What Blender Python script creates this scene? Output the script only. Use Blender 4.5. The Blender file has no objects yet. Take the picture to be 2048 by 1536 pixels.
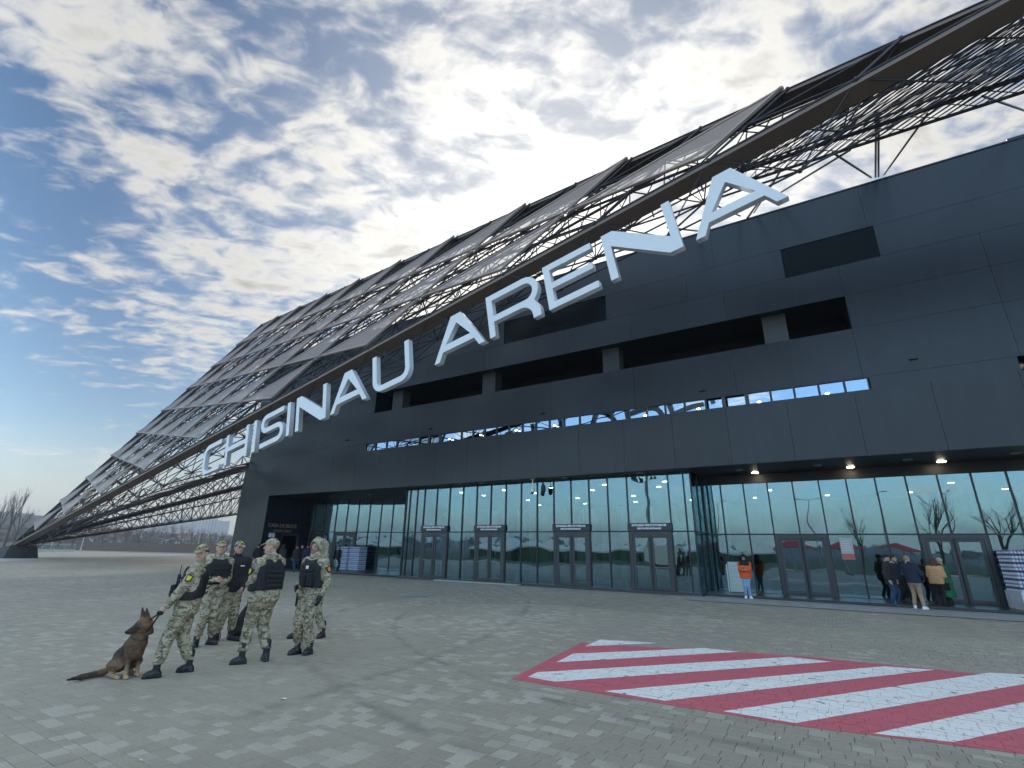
import bpy, bmesh, math, random
import numpy as np
from mathutils import Vector, Matrix

random.seed(7)
rng = np.random.default_rng(7)
SC = bpy.context.scene
COL = SC.collection
R = math.radians

# ------------------------------------------------------------------ camera
CAM_H, FOC, PITCH_OFF, ROLL, AZ = 1.7, 977.0, 331.0, 0.0179, -32.1
_p = math.atan(PITCH_OFF / FOC); _a = R(AZ); _r = math.atan(ROLL)
_fw = Vector((math.sin(_a), math.cos(_a), 0)); _rt = Vector((math.cos(_a), -math.sin(_a), 0)); _up = Vector((0, 0, 1))
CF = _fw * math.cos(_p) + _up * math.sin(_p)
_U = _up * math.cos(_p) - _fw * math.sin(_p)
CR = _rt * math.cos(_r) + _U * math.sin(_r)
CU = _U * math.cos(_r) - _rt * math.sin(_r)
CO = Vector((0, 0, CAM_H))
cam = bpy.data.objects.new('camera', bpy.data.cameras.new('camera'))
COL.objects.link(cam)
cam.matrix_world = Matrix(((CR.x, CU.x, -CF.x, CO.x), (CR.y, CU.y, -CF.y, CO.y), (CR.z, CU.z, -CF.z, CO.z), (0, 0, 0, 1)))
cam.data.sensor_width = 36.0
cam.data.lens = FOC / 2048 * 36.0
cam.data.clip_start = 0.1
cam.data.clip_end = 6000
SC.camera = cam

# ------------------------------------------------------------------ sky, sun, exposure
SUN_EL, SUN_AZ = 33.0, -24.0          # azimuth from +Y, clockwise
SKY_STRENGTH = 0.1
sd = Vector((math.sin(R(SUN_AZ)) * math.cos(R(SUN_EL)), math.cos(R(SUN_AZ)) * math.cos(R(SUN_EL)), math.sin(R(SUN_EL))))
world = bpy.data.worlds.new('World'); SC.world = world; world.use_nodes = True
def build_world():
    nt = world.node_tree; N = nt.nodes; L = nt.links; N.clear()
    def nd(t, **k):
        n = N.new(t)
        for a, v in k.items(): setattr(n, a, v)
        return n
    def val(sock, v):
        if isinstance(v, (int, float)): sock.default_value = v
        elif isinstance(v, tuple): sock.default_value = v
        else: L.new(v, sock)
    def mth(op, a, b=0.0, c=0.0, clamp=False):
        n = nd('ShaderNodeMath', operation=op); n.use_clamp = clamp
        val(n.inputs[0], a); val(n.inputs[1], b); val(n.inputs[2], c)
        return n.outputs[0]
    def vm(op, a, b=None):
        n = nd('ShaderNodeVectorMath', operation=op); val(n.inputs[0], a)
        if b is not None: val(n.inputs[1], b)
        return n.outputs['Value'] if op in ('DOT_PRODUCT', 'LENGTH') else n.outputs[0]
    def mapr(v, a, b, c=0.0, d=1.0):
        n = nd('ShaderNodeMapRange', interpolation_type='SMOOTHSTEP')
        val(n.inputs[0], v); val(n.inputs[1], a); val(n.inputs[2], b); val(n.inputs[3], c); val(n.inputs[4], d)
        return n.outputs[0]
    def mix(f, a, b):
        n = nd('ShaderNodeMix', data_type='RGBA'); val(n.inputs[0], f); val(n.inputs[6], a); val(n.inputs[7], b)
        return n.outputs[2]
    def noise(vec, scale, detail, rough, dist=0.0):
        n = nd('ShaderNodeTexNoise'); L.new(vec, n.inputs['Vector']); n.inputs['Scale'].default_value = scale
        n.inputs['Detail'].default_value = detail; n.inputs['Roughness'].default_value = rough; n.inputs['Distortion'].default_value = dist
        return n.outputs[0]
    sky = nd('ShaderNodeTexSky', sky_type='NISHITA'); sky.sun_disc = False
    sky.sun_elevation = R(SUN_EL); sky.sun_rotation = R(SUN_AZ)
    sky.air_density = 1.1; sky.dust_density = 0.6; sky.ozone_density = 1.6
    tc = nd('ShaderNodeTexCoord'); dirv = tc.outputs['Generated']
    sp = nd('ShaderNodeSeparateXYZ'); L.new(dirv, sp.inputs[0])
    zz = mth('ADD', mth('MAXIMUM', sp.outputs[2], 0.0), 0.11)
    # cloud deck: the view direction meets a flat layer overhead
    px = mth('DIVIDE', sp.outputs[0], zz); py = mth('DIVIDE', sp.outputs[1], zz)
    ca, sa = math.cos(R(38)), math.sin(R(38))
    u = mth('ADD', mth('MULTIPLY', px, ca), mth('MULTIPLY', py, sa))
    v = mth('SUBTRACT', mth('MULTIPLY', py, ca), mth('MULTIPLY', px, sa))
    cb = nd('ShaderNodeCombineXYZ'); L.new(u, cb.inputs[0]); L.new(mth('MULTIPLY', v, 1.5), cb.inputs[1]); cb.inputs[2].default_value = 3.7
    P = cb.outputs[0]
    big = noise(P, 0.75, 3, 0.5, 0.2)
    med = noise(P, 3.3, 9, 0.6, 0.4)
    rip = noise(P, 10.5, 5, 0.55, 0.5)
    dens = mth('ADD', mth('ADD', mth('MULTIPLY', big, 0.36), mth('MULTIPLY', med, 0.38)), mth('MULTIPLY', rip, 0.26))
    toward = vm('DOT_PRODUCT', dirv, tuple((Vector((-0.25, 0.60, 0.76))).normalized()))
    # the deck closes up overhead
    cover = mth('SUBTRACT', mapr(toward, 0.45, 0.97, 0.535, 0.445), mapr(sp.outputs[2], 0.80, 0.97, 0.0, 0.09))
    cover = mth('SUBTRACT', cover, mth('MULTIPLY', mth('POWER', mth('MAXIMUM', vm('DOT_PRODUCT', dirv, tuple(sd)), 0.0), 10.0), 0.03))
    mask = mapr(mth('SUBTRACT', dens, cover), -0.02, 0.10)
    low = mapr(sp.outputs[2], 0.0, 0.07)
    mask = mth('MULTIPLY', mask, mth('MULTIPLY_ADD', low, 0.55, 0.45))
    glow = vm('DOT_PRODUCT', dirv, tuple(sd))
    g1 = mth('POWER', mth('MAXIMUM', glow, 0.0), 14.0)
    g2 = mth('POWER', mth('MAXIMUM', glow, 0.0), 3.0)
    thick = mapr(mth('SUBTRACT', dens, cover), 0.05, 0.20)
    # sky opposite the sun is boosted to light plaza; clouds near it glow through
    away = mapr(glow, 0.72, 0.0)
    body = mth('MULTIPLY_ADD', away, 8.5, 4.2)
    body = mth('MULTIPLY_ADD', g2, 0.8, body)
    body = mth('MULTIPLY_ADD', g1, 5.0, body)
    shade = mth('MULTIPLY_ADD', mth('MULTIPLY', thick, mapr(med, 0.33, 0.60)), -0.42, 1.0)
    lum = mth('MULTIPLY', body, shade)
    tint = mix(g2, (1.0, 0.985, 0.96, 1), (1.0, 0.97, 0.90, 1))
    cl = nd('ShaderNodeVectorMath', operation='SCALE'); L.new(tint, cl.inputs[0]); L.new(lum, cl.inputs['Scale'])
    clear = nd('ShaderNodeVectorMath', operation='SCALE'); L.new(sky.outputs[0], clear.inputs[0]); L.new(mth('MULTIPLY_ADD', away, 1.9, 0.50), clear.inputs['Scale'])  # clear sky gets the same added boost behind the camera
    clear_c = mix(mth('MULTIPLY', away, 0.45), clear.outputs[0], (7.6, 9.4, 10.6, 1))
    # pale warm band low over the horizon on the sunward side
    sat = nd('ShaderNodeHueSaturation'); sat.inputs['Saturation'].default_value = 1.25; L.new(clear_c, sat.inputs['Color']); clear_c = sat.outputs[0]
    clear_c = mix(mth('MULTIPLY', mth('POWER', mth('MAXIMUM', glow, 0.0), 9.0), 0.62), clear_c, (5.2, 5.25, 5.1, 1))
    low2 = mth('MULTIPLY', mapr(sp.outputs[2], 0.20, 0.0), mth('MULTIPLY_ADD', away, -0.6, 0.72))
    clear_c = mix(low2, clear_c, (4.3, 4.15, 3.75, 1))
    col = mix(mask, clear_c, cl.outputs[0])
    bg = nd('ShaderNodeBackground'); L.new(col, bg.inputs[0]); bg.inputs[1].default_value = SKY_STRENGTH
    out = nd('ShaderNodeOutputWorld'); L.new(bg.outputs[0], out.inputs[0])
build_world()
sun = bpy.data.objects.new('sun', bpy.data.lights.new('sun', 'SUN')); COL.objects.link(sun)
sun.data.energy = 0.6; sun.data.angle = R(14); sun.data.color = (1.0, 0.95, 0.86)
sun.rotation_euler = (-sd).to_track_quat('-Z', 'Y').to_euler()
sun.location = (0, 0, 60)
SC.view_settings.view_transform = 'Standard'; SC.view_settings.look = 'None'
SC.view_settings.exposure = 0.85; SC.view_settings.gamma = 1.0; SC.view_settings.use_curve_mapping = False
SC.cycles.use_denoising = True
SC.cycles.max_bounces = 8; SC.cycles.transparent_max_bounces = 24
SC.cycles.volume_bounces = 0
SC.cycles.sample_clamp_indirect = 4.0

# ------------------------------------------------------------------ helpers
def ray(x, y): return CR * ((x - 1024) / FOC) - CU * ((y - 768) / FOC) + CF
def at_plane(x, y, n, p):
    d = ray(x, y); n = Vector(n); t = n.dot(Vector(p) - CO) / n.dot(d); return CO + d * t
def ground(x, y, z=0.0): return at_plane(x, y, (0, 0, 1), (0, 0, z))
def at_y(x, y, Y): return at_plane(x, y, (0, 1, 0), (0, Y, 0))

def mat(name, color=(0.5, 0.5, 0.5), rough=0.6, metal=0.0, spec=0.5, emit=None, noise=None, bump=None, coat=0.0):
    m = bpy.data.materials.new(name); m.use_nodes = True
    nt = m.node_tree; b = nt.nodes['Principled BSDF']
    b.inputs['Base Color'].default_value = (*color, 1); b.inputs['Roughness'].default_value = rough
    b.inputs['Metallic'].default_value = metal; b.inputs['Specular IOR Level'].default_value = spec
    b.inputs['Coat Weight'].default_value = coat
    if emit: b.inputs['Emission Color'].default_value = (*emit[0], 1); b.inputs['Emission Strength'].default_value = emit[1]
    if noise or bump:
        tc = nt.nodes.new('ShaderNodeTexCoord')
    if noise:   # (scale, amount, second colour)
        n = nt.nodes.new('ShaderNodeTexNoise'); n.inputs['Scale'].default_value = noise[0]; n.inputs['Detail'].default_value = 6
        nt.links.new(tc.outputs['Object'], n.inputs['Vector'])
        mr = nt.nodes.new('ShaderNodeMapRange'); mr.inputs[1].default_value = 0.35; mr.inputs[2].default_value = 0.68; mr.inputs[4].default_value = noise[1]
        nt.links.new(n.outputs[0], mr.inputs[0])
        mx = nt.nodes.new('ShaderNodeMix'); mx.data_type = 'RGBA'
        mx.inputs[6].default_value = (*color, 1); mx.inputs[7].default_value = (*noise[2], 1)
        nt.links.new(mr.outputs[0], mx.inputs[0]); nt.links.new(mx.outputs[2], b.inputs['Base Color'])
    if bump:    # (scale, strength)
        n2 = nt.nodes.new('ShaderNodeTexNoise'); n2.inputs['Scale'].default_value = bump[0]; n2.inputs['Detail'].default_value = 5
        nt.links.new(tc.outputs['Object'], n2.inputs['Vector'])
        bp = nt.nodes.new('ShaderNodeBump'); bp.inputs['Strength'].default_value = bump[1]; bp.inputs['Distance'].default_value = 0.02
        nt.links.new(n2.outputs[0], bp.inputs['Height']); nt.links.new(bp.outputs[0], b.inputs['Normal'])
    return m

class MB:
    """collects vertices and faces into one mesh"""
    def __init__(s): s.v = []; s.f = []; s.mi = []
    def add(s, vs, fs, mi=0):
        k = len(s.v); s.v += [tuple(v) for v in vs]; s.f += [[i + k for i in f] for f in fs]; s.mi += [mi] * len(fs); return s
    def box(s, x0, x1, y0, y1, z0, z1, mi=0):
        return s.add([(x0, y0, z0), (x1, y0, z0), (x1, y1, z0), (x0, y1, z0), (x0, y0, z1), (x1, y0, z1), (x1, y1, z1), (x0, y1, z1)],
                     [(0, 3, 2, 1), (4, 5, 6, 7), (0, 1, 5, 4), (1, 2, 6, 5), (2, 3, 7, 6), (3, 0, 4, 7)], mi)
    def tube(s, a, b, r0, r1=None, n=6, mi=0, cap=True):
        a = Vector(a); b = Vector(b); r1 = r0 if r1 is None else r1
        d = (b - a)
        if d.length < 1e-6: return s
        d.normalize(); x = d.orthogonal().normalized(); y = d.cross(x)
        vs = []
        for c, r in ((a, r0), (b, r1)):
            for i in range(n):
                t = 2 * math.pi * i / n; vs.append(c + x * (r * math.cos(t)) + y * (r * math.sin(t)))
        fs = [(i, (i + 1) % n, n + (i + 1) % n, n + i) for i in range(n)]
        if cap: fs += [tuple(range(n - 1, -1, -1)), tuple(range(n, 2 * n))]
        return s.add(vs, fs, mi)
    def path(s, pts, r, n=6, mi=0):
        for a, b in zip(pts[:-1], pts[1:]): s.tube(a, b, r, n=n, mi=mi)
        return s
    def prism(s, poly, a, b, mi=0):
        """poly: list of (vec at start end) offsets; a, b: start and end points"""
        n = len(poly); vs = [Vector(a) + Vector(p) for p in poly] + [Vector(b) + Vector(p) for p in poly]
        return s.add(vs, [(i, (i + 1) % n, n + (i + 1) % n, n + i) for i in range(n)] + [tuple(range(n - 1, -1, -1)), tuple(range(n, 2 * n))], mi)
    def ball(s, c, r, n=8, m=6, mi=0, sc=(1, 1, 1)):
        vs = [(c[0], c[1], c[2] - r * sc[2])]
        for j in range(1, m):
            ph = -math.pi / 2 + math.pi * j / m
            for i in range(n):
                t = 2 * math.pi * i / n
                vs.append((c[0] + r * sc[0] * math.cos(ph) * math.cos(t), c[1] + r * sc[1] * math.cos(ph) * math.sin(t), c[2] + r * sc[2] * math.sin(ph)))
        vs.append((c[0], c[1], c[2] + r * sc[2])); top = len(vs) - 1
        fs = [(0, 1 + (i + 1) % n, 1 + i) for i in range(n)]
        for j in range(m - 2):
            for i in range(n): fs.append((1 + j * n + i, 1 + j * n + (i + 1) % n, 1 + (j + 1) * n + (i + 1) % n, 1 + (j + 1) * n + i))
        fs += [(1 + (m - 2) * n + i, 1 + (m - 2) * n + (i + 1) % n, top) for i in range(n)]
        return s.add(vs, fs, mi)
    def mesh(s, name, mats, smooth=False):
        me = bpy.data.meshes.new(name); me.from_pydata(s.v, [], s.f)
        for m in (mats if isinstance(mats, (list, tuple)) else [mats]): me.materials.append(m)
        if any(s.mi): me.polygons.foreach_set('material_index', s.mi)
        if smooth: me.polygons.foreach_set('use_smooth', [True] * len(me.polygons))
        me.update(); return me
    def obj(s, name, mats, parent=None, smooth=False, **k): return link(name, s.mesh(name, mats, smooth), parent, **k)

def link(name, data, parent=None, loc=None, rot=None, mw=None, **props):
    o = bpy.data.objects.new(name, data); COL.objects.link(o)
    if parent is not None: o.parent = parent
    if loc is not None: o.location = loc
    if rot is not None: o.rotation_euler = rot
    if mw is not None: o.matrix_local = mw
    for k, v in props.items(): o[k] = v
    return o
def thing(name, label, category, loc=(0, 0, 0), rz=0.0, group=None):
    o = link(name, None, loc=loc, rot=(0, 0, rz), label=label, category=category)
    o.empty_display_size = 0.2
    if group: o['group'] = group
    return o
def copy_tree(o, parent=None):
    c = o.copy(); COL.objects.link(c); c.parent = parent
    for ch in list(o.children): copy_tree(ch, c)
    return c
def box_obj(name, m, parent, x0, x1, y0, y1, z0, z1, **k): return MB().box(x0, x1, y0, y1, z0, z1).obj(name, m, parent, **k)
def text_mesh(name, s, size, m, extrude=0.01, align='CENTER', spacing=1.0, bold=0.0):
    cu = bpy.data.curves.new(name, 'FONT'); cu.body = s; cu.size = size; cu.extrude = extrude; cu.align_x = align
    cu.space_character = spacing; cu.offset = bold; cu.resolution_u = 3
    o = bpy.data.objects.new(name, cu); COL.objects.link(o)
    bpy.context.view_layer.update()
    me = bpy.data.meshes.new_from_object(o.evaluated_get(bpy.context.evaluated_depsgraph_get()))
    bpy.data.objects.remove(o); me.materials.clear(); me.materials.append(m); me.name = name
    return me
# matrix that stands XY-plane lettering upright, reading along +X, facing -Y
UPRIGHT = Matrix(((1, 0, 0, 0), (0, 0, -1, 0), (0, 1, 0, 0), (0, 0, 0, 1)))

# ------------------------------------------------------------------ materials
M = {}
def panel_mat(name, color, rough):
    m = mat(name, color, rough, spec=0.48)
    nt = m.node_tree; b = nt.nodes['Principled BSDF']
    g = nt.nodes.new('ShaderNodeNewGeometry')
    mp = nt.nodes.new('ShaderNodeMapping'); mp.inputs['Scale'].default_value = (0.5, 0.5, 0.5)
    n = nt.nodes.new('ShaderNodeTexNoise'); n.inputs['Scale'].default_value = 1.0; n.inputs['Detail'].default_value = 3
    nt.links.new(g.outputs['Position'], mp.inputs[0]); nt.links.new(mp.outputs[0], n.inputs['Vector'])
    bp = nt.nodes.new('ShaderNodeBump'); bp.inputs['Strength'].default_value = 0.25; bp.inputs['Distance'].default_value = 0.05
    nt.links.new(n.outputs[0], bp.inputs['Height']); nt.links.new(bp.outputs[0], b.inputs['Normal'])
    n2 = nt.nodes.new('ShaderNodeTexNoise'); n2.inputs['Scale'].default_value = 3.0; n2.inputs['Detail'].default_value = 8
    mp2 = nt.nodes.new('ShaderNodeMapping'); mp2.inputs['Scale'].default_value = (1.0, 1.0, 0.15)
    nt.links.new(g.outputs['Position'], mp2.inputs[0]); nt.links.new(mp2.outputs[0], n2.inputs['Vector'])
    mr = nt.nodes.new('ShaderNodeMapRange'); mr.inputs[3].default_value = rough - 0.07; mr.inputs[4].default_value = rough + 0.1
    nt.links.new(n2.outputs[0], mr.inputs[0]); nt.links.new(mr.outputs[0], b.inputs['Roughness'])
    oi = nt.nodes.new('ShaderNodeObjectInfo'); hs = nt.nodes.new('ShaderNodeHueSaturation'); hs.inputs['Color'].default_value = (*color, 1)
    vr = nt.nodes.new('ShaderNodeMapRange'); vr.inputs[3].default_value = 0.80; vr.inputs[4].default_value = 1.22
    nt.links.new(oi.outputs['Random'], vr.inputs[0]); nt.links.new(vr.outputs[0], hs.inputs['Value'])
    # faint rain streaks and dust
    n3 = nt.nodes.new('ShaderNodeTexNoise'); n3.inputs['Scale'].default_value = 2.2; n3.inputs['Detail'].default_value = 7
    mp3 = nt.nodes.new('ShaderNodeMapping'); mp3.inputs['Scale'].default_value = (2.5, 1.0, 0.10); nt.links.new(g.outputs['Position'], mp3.inputs[0]); nt.links.new(mp3.outputs[0], n3.inputs['Vector'])
    m3 = nt.nodes.new('ShaderNodeMapRange'); m3.inputs[1].default_value = 0.5; m3.inputs[2].default_value = 0.8; m3.inputs[4].default_value = 0.25; nt.links.new(n3.outputs[0], m3.inputs[0])
    mx = nt.nodes.new('ShaderNodeMix'); mx.data_type = 'RGBA'; nt.links.new(m3.outputs[0], mx.inputs[0]); nt.links.new(hs.outputs[0], mx.inputs[6]); mx.inputs[7].default_value = (0.030, 0.034, 0.040, 1)
    nt.links.new(mx.outputs[2], b.inputs['Base Color'])
    return m
M['cladding'] = panel_mat('anthracite_cladding', (0.0060, 0.0110, 0.0180), 0.30)
M['cladding_grey'] = panel_mat('grey_concrete_pier', (0.075, 0.078, 0.08), 0.6)
M['void'] = mat('dark_interior', (0.012, 0.012, 0.014), 0.9)
M['soffit'] = mat('black_soffit', (0.012, 0.013, 0.016), 0.45)
M['frame'] = mat('dark_frame', (0.022, 0.026, 0.034), 0.35, 0.3)
M['door_frame'] = mat('door_frame', (0.045, 0.052, 0.062), 0.35, 0.2)
M['steel'] = mat('brushed_steel', (0.55, 0.55, 0.55), 0.3, 1.0)
M['strut'] = mat('dark_steel_tube', (0.030, 0.027, 0.034), 0.42, 0.3)
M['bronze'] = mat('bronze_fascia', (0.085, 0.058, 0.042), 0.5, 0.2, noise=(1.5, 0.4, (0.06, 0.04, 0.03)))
M['bronze_lit'] = mat('bronze_fascia_lit', (0.21, 0.150, 0.115), 0.5, 0.0)  # lighter copy of the bronze paints skylight on the front faces
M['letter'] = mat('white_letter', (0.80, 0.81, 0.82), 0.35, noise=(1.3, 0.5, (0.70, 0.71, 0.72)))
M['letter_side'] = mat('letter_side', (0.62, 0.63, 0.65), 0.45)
M['white'] = mat('white_paint', (0.78, 0.78, 0.76), 0.5)
M['black'] = mat('black_plastic', (0.02, 0.02, 0.022), 0.5)
M['concrete'] = mat('pale_concrete', (0.36, 0.35, 0.33), 0.8, noise=(6, 0.6, (0.27, 0.27, 0.26)), bump=(30, 0.3))
M['lamp'] = mat('warm_lamp', (1, 0.9, 0.7), 0.4, emit=((1.0, 0.86, 0.62), 30.0))
M['lamp_small'] = mat('small_warm_lamp', (1, 0.9, 0.7), 0.4, emit=((1.0, 0.86, 0.62), 6.0))
M['lamp_white'] = mat('cool_tube_lamp', (1, 1, 0.9), 0.4, emit=((1.0, 1.0, 0.82), 5.0))
def glass_mat(name, refl, tint, wob=0.05, rough=0.0, gcol=(0.60, 0.87, 1.0), top=0.96):
    m = bpy.data.materials.new(name); m.use_nodes = True; nt = m.node_tree; nt.nodes.clear(); L = nt.links
    out = nt.nodes.new('ShaderNodeOutputMaterial'); mx = nt.nodes.new('ShaderNodeMixShader')
    gl = nt.nodes.new('ShaderNodeBsdfGlossy'); gl.inputs['Color'].default_value = (*gcol, 1); gl.inputs['Roughness'].default_value = rough
    tr = nt.nodes.new('ShaderNodeBsdfTransparent'); tr.inputs['Color'].default_value = (*tint, 1)
    lw = nt.nodes.new('ShaderNodeLayerWeight'); lw.inputs['Blend'].default_value = 0.35
    mr = nt.nodes.new('ShaderNodeMapRange'); mr.inputs[3].default_value = refl; mr.inputs[4].default_value = top
    L.new(lw.outputs['Fresnel'], mr.inputs[0]); L.new(mr.outputs[0], mx.inputs[0])
    g = nt.nodes.new('ShaderNodeNewGeometry')
    n = nt.nodes.new('ShaderNodeTexNoise'); n.inputs['Scale'].default_value = 0.55; n.inputs['Detail'].default_value = 1
    bp = nt.nodes.new('ShaderNodeBump'); bp.inputs['Strength'].default_value = wob; bp.inputs['Distance'].default_value = 0.12
    L.new(g.outputs['Position'], n.inputs['Vector']); L.new(n.outputs[0], bp.inputs['Height'])
    L.new(bp.outputs[0], gl.inputs['Normal'])
    L.new(tr.outputs[0], mx.inputs[1]); L.new(gl.outputs[0], mx.inputs[2]); L.new(mx.outputs[0], out.inputs[0])
    return m
M['glass'] = glass_mat('coated_glass', 0.20, (0.40, 0.52, 0.52), 0.10)
M['glass_strip'] = glass_mat('strip_glass', 0.46, (0.25, 0.32, 0.35), 0.14, gcol=(0.62, 0.80, 1.0), top=0.8)
M['glass_dark'] = glass_mat('dark_glass', 0.012, (0.15, 0.18, 0.2), 0.02, top=0.06)
M['glass_clear'] = glass_mat('clear_glass', 0.12, (0.86, 0.90, 0.89), 0.03)

# paving: the same colour rule for the separate stones, the joined ones and the far sheet
def paving(name, mode, base=(0.325, 0.285, 0.215), light=(0.54, 0.495, 0.405)):
    m = bpy.data.materials.new(name); m.use_nodes = True; nt = m.node_tree; L = nt.links; b = nt.nodes['Principled BSDF']
    def nd(t): return nt.nodes.new(t)
    g = nd('ShaderNodeNewGeometry')
    def noise(sc, det, vec=None, st=None):
        n = nd('ShaderNodeTexNoise'); n.inputs['Scale'].default_value = sc; n.inputs['Detail'].default_value = det
        src = g.outputs['Position']
        if st:
            mp = nd('ShaderNodeMapping'); mp.inputs['Scale'].default_value = st; L.new(src, mp.inputs[0]); src = mp.outputs[0]
        L.new(src, n.inputs['Vector']); return n.outputs[0]
    def mth(op, a, b_=0.0, c=0.0):
        n = nd('ShaderNodeMath'); n.operation = op
        for i, v in enumerate((a, b_, c)):
            if isinstance(v, (int, float)): n.inputs[i].default_value = v
            else: L.new(v, n.inputs[i])
        return n.outputs[0]
    def mapr(v, a, b_, c=0.0, d=1.0):
        n = nd('ShaderNodeMapRange'); n.interpolation_type = 'SMOOTHSTEP'; L.new(v, n.inputs[0])
        for i, w in enumerate((a, b_, c, d)): n.inputs[i + 1].default_value = w
        return n.outputs[0]
    def mix(f, a, c):
        n = nd('ShaderNodeMix'); n.data_type = 'RGBA'
        for i, v in ((0, f), (6, a), (7, c)):
            if isinstance(v, tuple): n.inputs[i].default_value = v
            elif isinstance(v, (int, float)): n.inputs[i].default_value = v
            else: L.new(v, n.inputs[i])
        return n.outputs[2]
    if mode == 'attr':
        a = nd('ShaderNodeAttribute'); a.attribute_name = 'rnd'; rnd = a.outputs['Fac']; joint = None
    elif mode == 'object':
        a = nd('ShaderNodeObjectInfo'); rnd = a.outputs['Random']; joint = None
    else:
        br = nd('ShaderNodeTexBrick'); br.inputs['Scale'].default_value = 1.0
        br.inputs['Brick Width'].default_value = 0.19; br.inputs['Row Height'].default_value = 0.13
        br.inputs['Mortar Size'].default_value = 0.006; br.inputs['Color1'].default_value = (0, 0, 0, 1); br.inputs['Color2'].default_value = (1, 1, 1, 1)
        br.inputs['Mortar'].default_value = (0, 0, 0, 1); br.inputs['Bias'].default_value = 0.0
        L.new(g.outputs['Position'], br.inputs['Vector']); rnd = br.outputs['Color']; joint = br.outputs['Fac']
    patch = noise(0.35, 4, st=(1.0, 0.45, 1.0))
    patch2 = noise(0.09, 3)
    # pale stones come in drifts along the rows
    pale = mapr(mth('ADD', mth('MULTIPLY', rnd, 0.55), mth('MULTIPLY', patch, 0.9)), 0.83, 1.03)
    c = mix(mapr(patch2, 0.35, 0.65), (*base, 1), tuple(x * f for x, f in zip(base, (1.18, 1.2, 1.2))) + (1,))
    c = mix(mth('MULTIPLY', mapr(rnd, 0.0, 0.35, 1.0, 0.0), 0.22), c, tuple(x * 0.72 for x in base) + (1,))
    c = mix(mth('MULTIPLY', mapr(noise(0.6, 2), 0.56, 0.7), mth('MULTIPLY', mapr(rnd, 0.3, 0.8), 0.5)), c, (0.26, 0.215, 0.18, 1))
    c = mix(mth('MULTIPLY', pale, 0.62), c, (*light, 1))
    grit = noise(55, 6)
    c = mix(mapr(grit, 0.3, 0.75, 0.0, 0.35), c, (0.14, 0.14, 0.135, 1))
    blot = noise(9, 5)
    c = mix(mapr(blot, 0.55, 0.75, 0.0, 0.30), c, (0.36, 0.36, 0.34, 1))
    # worn tyre arcs and damp blotches
    def arc(cx, cy, r0, w0):
        sp = nd('ShaderNodeSeparateXYZ'); L.new(g.outputs['Position'], sp.inputs[0])
        dx = mth('SUBTRACT', sp.outputs[0], cx); dy = mth('SUBTRACT', sp.outputs[1], cy)
        rr_ = mth('SQRT', mth('ADD', mth('MULTIPLY', dx, dx), mth('MULTIPLY', dy, dy)))
        return mapr(mth('ABSOLUTE', mth('SUBTRACT', rr_, r0)), 0.0, w0, 1.0, 0.0)
    wornoise = mapr(noise(1.7, 4), 0.35, 0.65)
    for (cx, cy, r0, w0) in ((-1.2, 16.5, 12.4, 0.16), (-1.0, 16.6, 10.8, 0.13), (-30.0, 3.0, 24.5, 0.2)):
        c = mix(mth('MULTIPLY', mth('MULTIPLY', arc(cx, cy, r0, w0), wornoise), 0.45), c, (0.10, 0.095, 0.09, 1))
    c = mix(mapr(noise(0.22, 5), 0.56, 0.72, 0.0, 0.28), c, (0.16, 0.145, 0.12, 1))
    if joint is not None: c = mix(mth('MULTIPLY', joint, 0.55), c, (0.05, 0.05, 0.048, 1))
    L.new(c, b.inputs['Base Color'])
    b.inputs['Roughness'].default_value = 0.62
    rr = mapr(noise(2.5, 4), 0.3, 0.7, 0.50, 0.78); L.new(rr, b.inputs['Roughness'])
    bp = nd('ShaderNodeBump'); bp.inputs['Strength'].default_value = 0.45; bp.inputs['Distance'].default_value = 0.006
    L.new(grit, bp.inputs['Height']); L.new(bp.outputs[0], b.inputs['Normal'])
    return m
M['pave_attr'] = paving('paving_stone_joined', 'attr')
M['pave_obj'] = paving('paving_stone', 'object')
M['pave_far'] = paving('paving_far', 'brick')
M['pave_apron'] = paving('paving_apron', 'brick', (0.30, 0.31, 0.315), (0.40, 0.405, 0.41))

# ------------------------------------------------------------------ ground
def sheet(name, poly, z, m, **k):
    return MB().add([(x, y, z) for x, y in poly], [tuple(range(len(poly)))]).obj(name, m, None, kind='structure', **k)
terrain = MB()
terrain_ring = []
def hill_h(r, az):
    # hills rise beyond the plaza; az in degrees from +Y clockwise
    r = r / 2.2
    t = min(max((r - 230) / 520, 0), 1)
    a = R(az)
    n = 0.5 + 0.28 * math.sin(3.1 * a + 1.0) + 0.2 * math.sin(7.3 * a + 0.4) + 0.12 * math.sin(17 * a + r * 0.008)
    w = 1.0 + 1.0 * math.exp(-((az + 77) / 8.0) ** 2)
    return 2.2 * t * t * (3 - 2 * t) * (6.5 + 8 * n) * w - 0.6 * min(1, max(0, (r - 150) / 80))
NA = 180
rads = [0.5, 60, 150, 300, 480, 620, 760, 900, 1060, 1220, 1400, 1620, 1900, 2400, 3300]
for r in rads:
    for k in range(NA):
        az = -180 + 360 * k / NA
        terrain.v.append((r * math.sin(R(az)), r * math.cos(R(az)), hill_h(r, az) - 0.03))
for j in range(len(rads) - 1):
    for k in range(NA):
        terrain.f.append((j * NA + k, (j + 1) * NA + k, (j + 1) * NA + (k + 1) % NA, j * NA + (k + 1) % NA)); terrain.mi.append(0)
terrain.f.append(tuple(range(NA))); terrain.mi.append(0)
M['hill'] = mat('winter_hillside', (0.075, 0.066, 0.050), 0.9, noise=(0.02, 1.0, (0.045, 0.042, 0.038)), bump=(0.3, 1.0))
terrain.obj('hills', M['hill'], None, smooth=True, kind='structure')
plaza = sheet('plaza', [(-150, -16), (60, -16), (60, 62), (-150, 62)], -0.012, M['pave_far'])
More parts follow.
